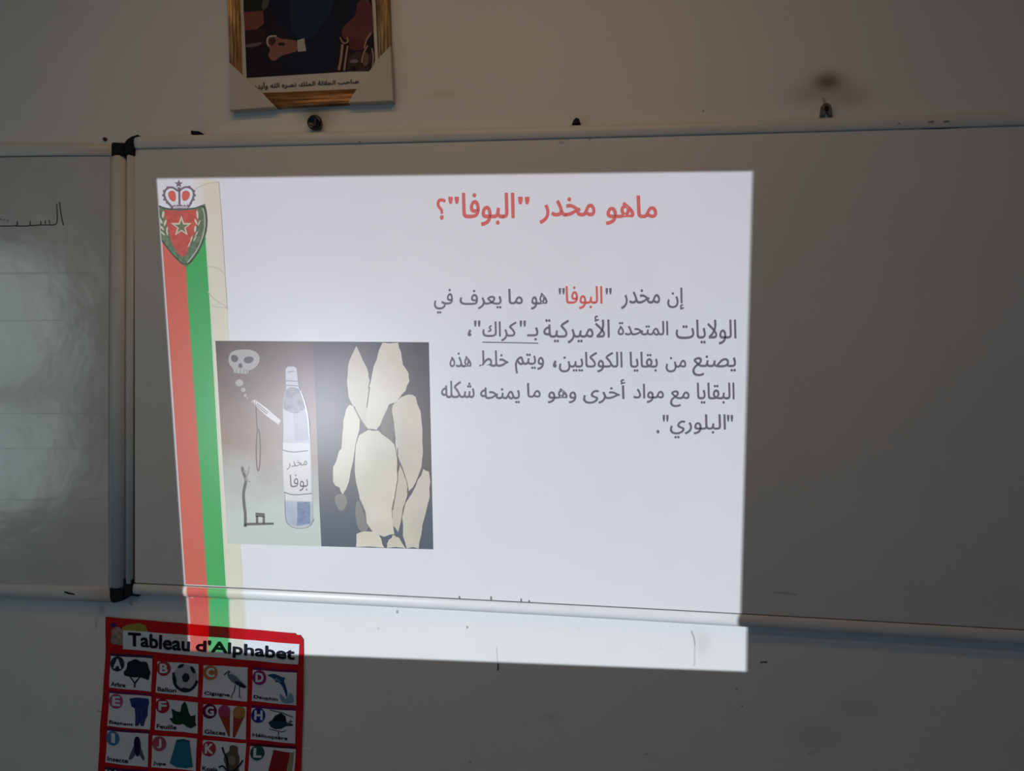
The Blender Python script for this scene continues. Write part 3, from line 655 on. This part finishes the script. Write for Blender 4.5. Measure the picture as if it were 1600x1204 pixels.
# bottle
bt = poly('bottle', q5(*smooth_poly([(400, 180), (458, 180), (462, 215), (468, 285), (490, 320), (512, 400), (525, 480), (535, 600), (545, 850), (550, 1000), (530, 1040), (470, 1050), (415, 1035), (398, 1010), (390, 850), (382, 620), (386, 500), (382, 400), (392, 330), (402, 285), (400, 230)], 1)), LP + .0004, pr('bottle_glass', (.50, .49, .50), noise=.15, nscale=14), pbg)
dgr = pr('bottle_band', (.12, .12, .14))
poly('bottle_shoulder', q5(*smooth_poly([(405, 292), (465, 292), (488, 330), (505, 395), (500, 412), (470, 428), (440, 432), (405, 418), (385, 405), (392, 345)], 1)), LP + .0006, pr('bottle_grey', (.27, .26, .27), noise=.45, nscale=70), pbg)
poly('bottle_liquid', q5((440, 432), (500, 412), (515, 470), (520, 575), (450, 582)), LP + .0006, pr('bottle_liquid', (.38, .37, .41)), pbg)
ribbons('bottle_neck_band', [q5((400, 256), (470, 260)), q5((402, 280), (470, 285)), q5((412, 210), (445, 205))], 1.3, LP + .0006, dgr, pbg)
poly('bottle_label', q5((384, 590), (530, 592), (540, 905), (392, 900)), LP + .0006, pr('label_white', (.62, .59, .57)), pbg)
ribbons('label_line', [smooth_line(q5((383, 628), (430, 642), (520, 632))), smooth_line(q5((390, 855), (440, 872), (540, 862)))], 1.5, LP + .0008, dgr, pbg)
text('bottle_word', 'مخدر', q5((410, 690), (515, 672), (515, 725), (405, 735)), LP + .0008, dk_m, pbg, offset=.01)
text('bottle_word', 'بوفا', q5((422, 762), (520, 752), (520, 850), (425, 850)), LP + .0008, dk_m, pbg, offset=.01)
poly('bottle_base', q5((392, 905), (545, 905), (548, 1000), (530, 1032), (470, 1040), (415, 1028), (398, 1005)), LP + .0006, pr('base_pale', (.42, .45, .50), noise=.2, nscale=40), pbg)
poly('bottle_stamp', q5((462, 908), (530, 908), (532, 1025), (462, 1034)), LP + .0008, pr('stamp_blue', (.19, .24, .36), noise=.3, nscale=90), pbg)
ribbons('bottle_outline', [smooth_line(q5((395, 860), (398, 1005), (420, 1038), (470, 1052), (530, 1042), (552, 1000)), 1), smooth_line(q5((402, 285), (388, 340), (380, 410), (385, 500), (382, 620)), 1), smooth_line(q5((470, 290), (495, 340), (515, 405), (530, 500)), 1)], .9, LP + .0009, pr('outline_grey', (.2, .2, .21)), pbg)
ribbons('bottle_gleam', [smooth_line(q5((480, 310), (505, 380), (520, 450), (528, 560)), 1)], 2.0, LP + .0010, pr('gleam', (.66, .64, .62)), pbg)

# ------------------------------------------------------------------ fittings on the wall and the board's top edge
steel = mat('dull_steel', (.16, .14, .13), rough=.5, metal=.6)
kb = thing('wall_knob', at(491, 191, 0), 'round black knob on the wall, under the gold framed picture', 'knob')
def disc(name, c_, r, prof, m, parent):   # turned shape standing out of the wall
    vs, fs = [], []; n = 28
    for (rr, dd) in prof:
        for i in range(n):
            a = 2 * math.pi * i / n; vs.append((c_.x + rr * r * math.cos(a), -dd, c_.z + rr * r * math.sin(a)))
    for j in range(len(prof) - 1):
        for i in range(n): fs.append((j * n + i, j * n + (i + 1) % n, (j + 1) * n + (i + 1) % n, (j + 1) * n + i))
    fs.append(tuple(range((len(prof) - 1) * n, len(prof) * n)))
    o = mesh(name, vs, fs, m, parent, True)
    return o
c_ = at(491, 191, .02); kr = .0200
disc('knob_base', c_, kr, [(.75, 0), (.75, .008), (.6, .010)], black_m, kb)
disc('knob_cap', c_, kr, [(.55, .008), (.95, .010), (1.0, .016), (.97, .021), (.80, .024), (.62, .0235), (.55, .021), (.40, .020), (.02, .020)], mat('glossy_black', (.006, .005, .010), rough=.16, spec=.6), kb)
box('knob_bar', (c_.x + .001, -.0245, c_.z - .011), (c_.x + .007, -.019, c_.z + .010), mat('dark_violet_plastic', (.02, .017, .026), rough=.4), kb)
b0 = block('mounting_bracket', [(1282, 181), (1284, 165), (1288, 161), (1294, 160.5), (1299, 164), (1301, 180.5), (1296, 181), (1294.5, 176), (1291.5, 175), (1289, 181)], steel, None, .012)
tag(b0, 'small metal hanging bracket on the top rail, below the dark soot stain', 'bracket')
h = block('bracket_hole', ell(1291.8, 169.5, 3.6, 4.6, 10), black_m, b0, .0128, .006, 0)
ribbons('bracket_tip', [[(1286, 152), (1288.5, 161)], [(1290, 153), (1289, 160)]], 2, .008, mat('pale_steel', (.4, .37, .35), rough=.4, metal=.5), b0)
for pts, lab in (([(893.5, 194), (896, 187.5), (900, 183.5), (904.5, 185), (907, 192.5)], 'tiny dark triangular clip at the middle of the large board\'s top edge'),
                 ([(298, 203.5), (311, 205), (316, 208.5), (298, 209)], 'tiny black plastic clip near the left end of the large board\'s top edge')):
    tag(block('mounting_clip', pts, black_m, None, .014, 0, .0006), lab, 'clip')
c2 = at(162.5, 216.8, .006)
tag(disc('screw', c2, .0052, [(1, 0), (1, .004), (.8, .006), (.1, .0066)], mat('rusty_screw', (.03, .015, .008), rough=.6), None), 'small rusty screw head in the wall above the left board', 'screw')

# ------------------------------------------------------------------ framed picture
q1 = lambda x, y: (340 + x / 5.333, y / 5.333)
fp = thing('framed_picture', at(485, 160, 0), 'gold framed photograph of a seated person in a navy suit, cardboard corners, above the board', 'picture')
DF = .022
YT = -1300
L_ = lambda y: 70 + (y / 905) * 32        # outer left edge
Ro = lambda y: 1422 + (y / 840) * 30
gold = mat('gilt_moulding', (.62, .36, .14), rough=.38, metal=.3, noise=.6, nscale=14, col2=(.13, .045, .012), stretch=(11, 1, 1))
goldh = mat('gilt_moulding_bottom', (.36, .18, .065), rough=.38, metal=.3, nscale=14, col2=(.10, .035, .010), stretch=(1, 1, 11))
GP = [(0, 0), (0, .70), (.08, .86), (.16, .70), (.30, 1.0), (.42, .74), (.52, .92), (.64, .98), (.74, .72), (.84, .78), (.92, .62), (1, .60), (1, .3)]
BLo, BRo, TLo, TRo = q1(102, 905), q1(1452, 836), q1(L_(YT), YT), q1(Ro(YT), YT)
BLi, BRi, TLi, TRi = q1(192, 772), q1(1340, 722), q1(L_(YT) + 108, YT + 120), q1(Ro(YT) - 122, YT + 120)
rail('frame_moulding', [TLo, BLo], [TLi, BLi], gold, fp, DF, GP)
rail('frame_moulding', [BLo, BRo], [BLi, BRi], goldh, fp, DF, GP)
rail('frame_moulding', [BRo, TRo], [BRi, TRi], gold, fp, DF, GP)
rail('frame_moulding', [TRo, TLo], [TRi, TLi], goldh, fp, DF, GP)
DM = .008
mat_m = mat('cream_mount', (.52, .49, .44), rough=.6)
poly('picture_mount', [q1(150, 830), q1(1400, 790), q1(1400, -1250), q1(100, -1250)], DM, mat_m, fp)
pd = DM + .001
pp = poly('photograph', [q1(242, 648), q1(1285, 583), q1(1312, 500), q1(1285, 0), q1(1250, -1000), q1(170, -1000), q1(215, 0)], pd, mat('photo_dark', (.020, .015, .026), rough=.6, spec=.12, noise=.3, nscale=12), fp)
pp['label'] = 'printed photograph of a seated person in a navy suit, hands clasped'
def pq(name, pts, k, col, sm=1, **kw):
    P_ = [q1(*p) for p in (smooth_poly(pts, sm) if sm else pts)]
    return poly(name, P_, pd + .0004 * k, mat('photo_' + name + str(k) + ('%.3f' % col[0]), tuple(v * .8 for v in col), rough=.6, spec=.12, **kw), pp)
pq('backdrop', [(215, 0), (430, 0), (420, 60), (380, 90), (215, 90)], 1, (.020, .024, .018), 0)
pq('table_top', [(215, 100), (380, 90), (385, 200), (330, 245), (228, 255)], 1, (.22, .075, .07), 0)
pq('table_edge', [(230, 260), (400, 240), (400, 380), (238, 390)], 1, (.045, .022, .024), 0)
pq('table_trim', [(235, 368), (300, 362), (365, 345), (365, 372), (300, 392), (238, 398)], 2, (.17, .145, .15))
pq('lapel', [(370, 0), (430, -20), (425, 40), (395, 85), (365, 80)], 2, (.10, .10, .10))
pq('suit', [(470, -300), (1130, -300), (1165, 0), (1150, 120), (1080, 190), (1030, 240), (1010, 420), (1000, 590), (500, 620), (560, 480), (640, 430), (600, 280), (480, 170), (430, 60)], 1, (.016, .022, .050), 1, noise=.4, nscale=8)
pq('sleeve', [(600, -100), (980, -100), (960, 80), (880, 200), (780, 320), (700, 340), (600, 240)], 2, (.018, .036, .075))
pq('chair_back', [(1165, 0), (1285, 0), (1300, 250), (1280, 300), (1220, 360), (1100, 360), (1030, 300), (1040, 230), (1090, 180), (1150, 130)], 2, (.19, .062, .075), 1, noise=.3, nscale=15)
pq('chair_cushion', [(1090, 320), (1250, 340), (1230, 420), (1100, 420)], 3, (.12, .035, .042))
pq('cuff', [(662, 335), (722, 318), (738, 425), (668, 432)], 4, (.50, .49, .42), 0)
pq('hand', [(415, 300), (480, 292), (520, 322), (600, 328), (662, 338), (672, 425), (600, 445), (520, 470), (480, 510), (440, 498), (420, 455), (440, 420), (418, 380), (405, 340)], 3, (.30, .135, .11))
pq('hand_shade', [(430, 315), (480, 310), (488, 345), (455, 385), (428, 365)], 4, (.08, .035, .035))
pq('hand_shade', [(500, 355), (560, 352), (560, 378), (510, 382)], 4, (.05, .02, .02))
ribbons('ring_edge', [[q1(*p) for p in smooth_line([(425, 385), (408, 345), (425, 300), (490, 300)])]], 2.4, pd + .002, mat('photo_pale', (.42, .37, .38)), pp)
for l_, wd in (([(1040, 370), (1030, 480), (1010, 585)], 4), ([(1085, 380), (1065, 500), (1055, 590)], 3), ([(1280, 270), (1240, 330), (1220, 400)], 2.5), ([(1250, 380), (1215, 440), (1200, 520)], 2.5), ([(1020, 310), (1045, 365), (1090, 350), (1080, 310)], 2.5), ([(1285, 400), (1300, 460), (1290, 560)], 2.5)):
    ribbons('chair_gilding', [[q1(*p) for p in smooth_line(l_)]], wd, pd + .0016, mat('photo_gilt', (.30, .18, .14)), pp)
pq('floor_pattern', [(1090, 430), (1290, 430), (1265, 590), (1080, 592)], 2, (.10, .060, .060), 0, noise=.8, nscale=60)
pq('pattern_patch', [(1100, 500), (1160, 490), (1180, 520), (1110, 528)], 4, (.26, .19, .18))
pq('pattern_patch', [(1205, 430), (1260, 440), (1255, 540), (1210, 560)], 3, (.17, .11, .11))
# caption: a line of small cursive writing
text('caption', 'صاحب الجلالة الملك نصره الله وأيده', (q1(305, 690), q1(1175, 650), q1(1175, 700), q1(305, 750)), pd + .0006, mat('caption_ink', (.07, .06, .06)), fp, bold=.3)
card = mat('corner_card', (.51, .475, .43), rough=.8, noise=.06, nscale=6)
block('corner_protector', [q1(92, 515), q1(240, 655), q1(370, 772), q1(482, 890), q1(100, 918)], card, fp, DF + .003, .002, .001)
block('corner_protector', [q1(1440, 380), q1(1345, 480), q1(1262, 592), q1(1160, 735), q1(1088, 855), q1(1462, 838)], card, fp, DF + .003, .002, .001)

# ------------------------------------------------------------------ alphabet poster
DP = .003
q7 = lambda x, y: (150 + x / 4.706, 950 + y / 4.706)
def wave(x, z):
    return .0016 + .0016 * math.sin(x * 21 + 1.0) * math.sin(z * 13) + .0010 * math.sin(z * 47 + x * 9) + .001 * math.sin(x * 55)
po = thing('alphabet_poster', at(320, 1100, 0), 'red French alphabet poster with sixteen picture cards, stuck to the wall below the boards', 'poster')
px_red = mat('poster_red', (.47, .005, .012), rough=.45, spec=.15, noise=.15, nscale=10)
def pxy(u, v):                            # poster outline: u across 0..1, v down 0..1
    xl_ = 165 - 5 * v * 1.6 - 4 * v * v * 3 + 1.5 * math.sin(v * 9); xr = 473.5 - 2.5 * v + 1.5 * math.sin(v * 7)
    yl = 963 + v * 352; yr = 989.5 + v * 352
    return (xl_ + (xr - xl_) * u, yl + (yr - yl) * u - 2.2 * math.sin(math.pi * u) * 0)
def sheet(nu, nv, m):
    bm = bmesh.new(); G = []
    for j in range(nv + 1):
        row = []
        for i in range(nu + 1):
            u, v = i / nu, j / nv
            x, y = pxy(u, v)
            if v == 0 and u > .975: x -= 4.5; y += 2
            q = at(x, y, DP); q.y -= wave(q.x, q.z); row.append(bm.verts.new(q))
        G.append(row)
    for j in range(nv):
        for i in range(nu): bm.faces.new((G[j][i], G[j + 1][i], G[j + 1][i + 1], G[j][i + 1]))
    me = bpy.data.meshes.new('sheet'); bm.to_mesh(me); bm.free()
    for p in me.polygons: p.use_smooth = True
    return link('sheet', me, m, po)
sheet(48, 40, px_red)
def dense(quad, n=6):                     # quad subdivided so it follows the paper's waves
    return quad
def pquad(name, quad, lift, m, parent, n=8):
    bm = bmesh.new(); (a, b_, c_, d_) = [Vector(q7(*p)) for p in quad]; G = []
    for j in range(n + 1):
        v = j / n
        G.append([])
        for i in range(n + 1):
            u = i / n; p = a.lerp(b_, u).lerp(d_.lerp(c_, u), v); q = at(p.x, p.y, DP + lift); q.y -= wave(q.x, q.z); G[-1].append(bm.verts.new(q))
    for j in range(n):
        for i in range(n): bm.faces.new((G[j][i], G[j + 1][i], G[j + 1][i + 1], G[j][i + 1]))
    me = bpy.data.meshes.new(name); bm.to_mesh(me); bm.free(); return link(name, me, m, parent)
def pm(n, c_): return mat('print_' + n, c_ if n == 'white' else tuple(v * .75 for v in c_), rough=.45, spec=.15)
def pp7(name, pts, lift, m, parent, sm=0):
    P_ = [q7(*p) for p in (smooth_poly(pts, sm) if sm else pts)]
    return poly(name, P_, DP + lift, m, parent, surf=wave)
def rb7(name, lines, wd, lift, m, parent): return ribbons(name, [[q7(*p) for p in l] for l in lines], wd, DP + lift, m, parent, surf=wave)
def tx7(name, s, quad, lift, m, parent, off=.0, bold=0.0): return text(name, s, [q7(*p) for p in quad], DP + lift, m, parent, surf=wave, offset=off, arabic=False, bold=bold)
pw = pm('white', (.62, .63, .67)); pk = pm('black', (.008, .008, .02))
pp7('yellow_swoosh', [(185, 175), (200, 135), (250, 115), (320, 108), (365, 125), (378, 165), (380, 190), (190, 175)], .0012, pm('ochre', (.36, .33, .045)), po)
pp7('cartoon_patch', [(120, 150), (150, 130), (185, 140), (205, 175), (212, 260), (190, 275), (160, 262), (120, 262), (105, 235), (118, 200)], .0014, mat('print_beige', (.42, .30, .25), rough=.4, noise=.6, nscale=70), po, 1)
pp7('violet_patch', [(110, 110), (140, 100), (160, 125), (130, 145), (112, 135)], .0014, pm('violet', (.09, .01, .10)), po, 1)
bn = pquad('title_banner', [(205, 158), (1497, 262), (1487, 412), (200, 298)], .0016, pw, po, 16)
tx7('title_lettering', "Tableau", [(243, 178), (690, 214), (690, 312), (243, 272)], .0026, pk, bn, 0, 1.0)
tx7('title_lettering', "d'Alphabet", [(742, 232), (1458, 290), (1458, 400), (742, 332)], .0026, pk, bn, 0, 1.0)
CARDS = {
 'A': ([(108, 350), (415, 368), (408, 610), (98, 580)], (157, 408), (.012, .03, .05), 'Arbre'),
 'B': ([(455, 388), (760, 405), (752, 648), (443, 615)], (500, 440), (.42, .035, .06), 'Ballon'),
 'C': ([(795, 415), (1118, 432), (1112, 685), (785, 650)], (842, 472), (.62, .20, .07), 'Cigogne'),
 'D': ([(1155, 450), (1480, 470), (1472, 712), (1145, 680)], (1203, 508), (.38, .025, .22), 'Dauphin'),
 'E': ([(100, 622), (410, 645), (400, 890), (85, 860)], (148, 682), (.48, .09, .21), 'Éléphant'),
 'F': ([(448, 660), (755, 688), (748, 920), (435, 890)], (492, 715), (.45, .015, .06), 'Feuille'),
 'G': ([(795, 700), (1110, 722), (1105, 962), (785, 930)], (838, 754), (.12, .01, .045), 'Glaces'),
 'H': ([(1145, 730), (1470, 752), (1465, 995), (1138, 960)], (1195, 785), (.02, .03, .33), 'Hélicoptère'),
 'I': ([(85, 895), (390, 918), (382, 1165), (70, 1130)], (127, 952), (.07, .22, .46), 'Insecte'),
 'J': ([(420, 930), (745, 955), (735, 1195), (408, 1165)], (468, 992), (.46, .09, .14), 'Jupe'),
 'K': ([(790, 965), (1108, 990), (1095, 1230), (770, 1200)], (833, 1030), (.52, .04, .09), 'Koala'),
 'L': ([(1135, 1010), (1468, 1035), (1455, 1270), (1120, 1240)], (1187, 1062), (.01, .10, .075), 'Livre'),
 'M': ([(72, 1182), (375, 1205), (365, 1440), (55, 1410)], (125, 1222), (.02, .02, .04), 'Main'),
 'N': ([(405, 1215), (730, 1238), (720, 1470), (392, 1445)], (455, 1260), (.30, .05, .2), 'Nid'),
 'O': ([(768, 1248), (1090, 1270), (1080, 1500), (755, 1480)], (815, 1290), (.4, .1, .05), 'Oiseau'),
 'P': ([(1118, 1285), (1452, 1310), (1440, 1540), (1105, 1515)], (1170, 1325), (.05, .2, .1), 'Pomme')}
card_o = {}
for i, (k, (qd, (bx, by), col, cap)) in enumerate(CARDS.items()):
    c0 = pquad('picture_card', qd, .0014, pw, po); card_o[k] = c0
    c0['label'] = 'white picture card of letter ' + k
    a, b_, c_, d_ = qd
    tint_ = {'A': (.05, .02, .08), 'E': (.20, .01, .09), 'I': (.12, .01, .08), 'D': (.20, .01, .09), 'H': (.20, .01, .12), 'L': (.10, .005, .03), 'M': (.08, .01, .10)}.get(k)
    if tint_: pquad('card_border', [(a[0] - 5, a[1] - 20), (b_[0] + 4, b_[1] - 20), (b_[0] + 2, b_[1]), (a[0] - 3, a[1])], .0012, pm('border_' + k, tint_), c0, 4)
    pp7('letter_badge', ell(bx, by, 52, 55, 22), .0022, pm('badge_' + k, col), c0)
    tx7('badge_letter', k, [(bx - (24 if k not in 'IJ' else 9), by - 33), (bx + (28 if k not in 'IJ' else 14), by - 33), (bx + (28 if k not in 'IJ' else 14), by + 32), (bx - (26 if k not in 'IJ' else 10), by + 29)], .0030, pw, c0, 0, .8)
    wcap = {'Hélicoptère': 255, 'Éléphant': 175, 'Insecte': 155, 'Cigogne': 180, 'Dauphin': 178, 'Ballon': 135, 'Feuille': 140, 'Glaces': 150, 'Arbre': 105, 'Jupe': 90, 'Koala': 110}.get(cap, 100)
    x_, y_ = d_[0] + 15, d_[1] - 42
    tx7('caption', cap, [(x_, y_), (x_ + wcap, y_ + wcap * .10), (x_ + wcap, y_ + wcap * .10 + 30), (x_, y_ + 30)], .0022, pm('caption_ink', (.03, .02, .04)), c0, 0, .3)
nv = pm('navy', (.008, .016, .035))
c = card_o['A']
pp7('tree_crown', [(228, 395), (255, 388), (275, 375), (300, 375), (325, 395), (360, 390), (380, 410), (385, 440), (402, 470), (392, 500), (390, 530), (350, 515), (310, 505), (280, 508), (240, 500), (208, 490), (205, 462), (228, 445)], .0022, nv, c, 1)
rb7('tree_trunk', [[(286, 580), (286, 548), (250, 500)], [(286, 548), (310, 520), (325, 500)]], [3, 2, 1.6], .0022, nv, c)
c = card_o['B']
pp7('ball', ell(656, 512, 90, 103, 28, .1), .0022, pm('ball_grey', (.50, .50, .55)), c)
pp7('ball_patch', ell(662, 508, 30, 36, 6, .2), .0028, nv, c); pp7('ball_patch', ell(626, 422, 27, 12, 10, -.5), .0028, nv, c); pp7('ball_patch', ell(716, 450, 14, 30, 10, -.5), .0028, nv, c)
rb7('ball_rim', [smooth_line([(572, 470), (572, 530), (590, 575), (630, 600), (660, 608), (700, 598), (735, 565), (748, 530)])], [3] * 26, .0028, nv, c) if False else rb7('ball_rim', [smooth_line([(572, 470), (574, 530), (592, 572), (630, 598), (662, 608), (700, 596), (732, 565), (746, 528)], 1)], 4, .0028, nv, c)
pp7('ball_patch', smooth_poly([(572, 480), (590, 500), (595, 545), (580, 560)], 1), .0029, nv, c); pp7('ball_patch', [(620, 590), (650, 578), (690, 590), (670, 612), (640, 608)], .0029, nv, c)
c = card_o['C']
pp7('stork_body', [(965, 500), (985, 480), (1020, 488), (1060, 530), (1105, 570), (1105, 585), (1060, 572), (1010, 550), (985, 525)], .0022, pm('stork_blue', (.16, .22, .30)), c, 1)
pp7('stork_wing', [(1010, 530), (1060, 540), (1105, 572), (1104, 588), (1050, 575)], .0028, nv, c, 1)
rb7('stork_neck', [smooth_line([(975, 500), (968, 480), (985, 465), (975, 458), (940, 490)], 1)], 1.8, .0028, pm('stork_grey', (.08, .10, .14)), c)
rb7('stork_leg', [[(1025, 560), (1015, 610), (990, 655), (1005, 658)], [(1055, 575), (1055, 650), (1070, 655)]], 1.2, .0022, nv, c)
c = card_o['D']
pp7('dolphin', [(1262, 492), (1290, 475), (1340, 482), (1370, 500), (1400, 505), (1385, 525), (1402, 570), (1412, 620), (1405, 660), (1392, 610), (1372, 560), (1345, 535), (1325, 540), (1320, 518), (1290, 500)], .0022, pm('dolphin_blue', (.02, .08, .25)), c, 1)
pp7('dolphin_belly', [(1315, 505), (1345, 510), (1375, 545), (1350, 532), (1325, 525)], .0028, pm('dolphin_pale', (.15, .28, .45)), c, 1)
pp7('splash', [(1350, 620), (1380, 640), (1400, 670), (1430, 610), (1450, 640), (1460, 690), (1400, 700), (1360, 680)], .0021, pm('splash_blue', (.20, .38, .52)), c, 1)
c = card_o['E']
pp7('elephant', [(248, 662), (300, 655), (385, 662), (392, 690), (380, 730), (378, 790), (362, 820), (352, 865), (330, 862), (325, 835), (315, 860), (292, 862), (290, 790), (285, 735), (262, 720)], .0022, pm('elephant_blue', (.025, .045, .20)), c)
rb7('elephant_line', [[(305, 740), (308, 850)], [(335, 740), (332, 790)], [(345, 800), (340, 850)]], .9, .0028, pm('pale_blue', (.10, .15, .30)), c)
c = card_o['F']
pp7('leaf', [(655, 680), (672, 710), (685, 770), (700, 790), (735, 780), (730, 830), (738, 860), (700, 882), (665, 872), (640, 848), (610, 858), (570, 850), (540, 810), (565, 805), (558, 735), (590, 755), (620, 760), (632, 710)], .0022, pm('leaf_green', (.006, .045, .022)), c)
rb7('leaf_vein', [[(650, 700), (645, 855)], [(645, 855), (690, 810)], [(645, 855), (580, 800)]], .8, .0028, pm('vein_green', (.02, .09, .04)), c)
c = card_o['G']
for sgn, x_, y_, col in ((0, 945, 755, (.36, .03, .12)), (1, 1055, 762, (.42, .18, .03))):
    pp7('ice_cream_cone', [(x_ - 42, y_ + 20), (x_ + 42, y_ + 24), ((985, y_ + 185) if not sgn else (1022, y_ + 185)), ((975, y_ + 185) if not sgn else (1008, y_ + 185))], .0022, pm('cone', (.40, .05, .02)), c)
    pp7('ice_cream_scoop', ell(x_, y_, 45, 46, 18), .0028, mat('print_scoop%d' % sgn, col, rough=.4, noise=.3, nscale=50), c)
c = card_o['H']
pp7('helicopter_body', [(1268, 838), (1300, 815), (1320, 785), (1362, 765), (1395, 790), (1405, 835), (1450, 850), (1452, 862), (1400, 862), (1370, 880), (1320, 885), (1290, 870)], .0022, pm('helicopter_teal', (.015, .05, .075)), c)
pp7('helicopter_canopy', [(1325, 790), (1362, 768), (1392, 792), (1395, 825), (1330, 825), (1305, 818)], .0028, pk, c)
rb7('rotor_blade', [[(1280, 745), (1365, 762), (1450, 800)], [(1418, 832), (1448, 828)], [(1432, 812), (1430, 860)], [(1275, 885), (1370, 905), (1400, 895)], [(1345, 905), (1343, 930)]], 1.2, .0022, nv, c)
c = card_o['I']
pp7('fly_wing', [(285, 1000), (262, 1050), (240, 1110), (270, 1105), (300, 1060)], .0022, pm('wing_grey', (.12, .12, .20)), c, 1)
pp7('fly_wing', [(325, 1000), (345, 1060), (362, 1118), (340, 1112), (315, 1060)], .0022, pm('wing_grey', (.12, .12, .20)), c, 1)
pp7('fly_body', [(305, 935), (325, 950), (332, 1000), (328, 1060), (308, 1095), (285, 1060), (282, 1000), (288, 950)], .0028, pm('fly_navy', (.01, .012, .06)), c, 1)
c = card_o['J']
pp7('skirt', [(592, 968), (640, 962), (688, 972), (700, 1060), (712, 1165), (660, 1178), (590, 1170), (540, 1140), (565, 1060)], .0022, pm('skirt_teal', (.02, .20, .32)), c)
pp7('waistband', [(592, 966), (640, 960), (689, 972), (690, 988), (640, 980), (590, 984)], .0028, pm('waist_teal', (.01, .10, .19)), c)
c = card_o['K']
pp7('koala_body', [(985, 1005), (1015, 1000), (1050, 1015), (1045, 1050), (1065, 1100), (1050, 1160), (1070, 1220), (960, 1215), (960, 1150), (940, 1110), (955, 1060), (985, 1050)], .0022, pm('koala_brown', (.13, .10, .085)), c, 1)
pp7('koala_belly', [(975, 1080), (1015, 1075), (1035, 1110), (1020, 1150), (985, 1140)], .0028, pm('koala_pale', (.27, .23, .20)), c, 1)
rb7('branch', [smooth_line([(930, 1018), (945, 1060), (970, 1100), (975, 1190)]), smooth_line([(905, 1165), (940, 1150), (960, 1190), (1010, 1200), (1060, 1150), (1085, 1110)])], 2.6, .0030, nv, c)
c = card_o['L']
pp7('book_cover', [(1305, 1040), (1425, 1062), (1395, 1230), (1265, 1205)], .0022, pm('book_red', (.33, .012, .03)), c)
pp7('book_pages', [(1425, 1062), (1455, 1060), (1440, 1210), (1395, 1230)], .0022, pm('page_cream', (.36, .31, .22)), c)
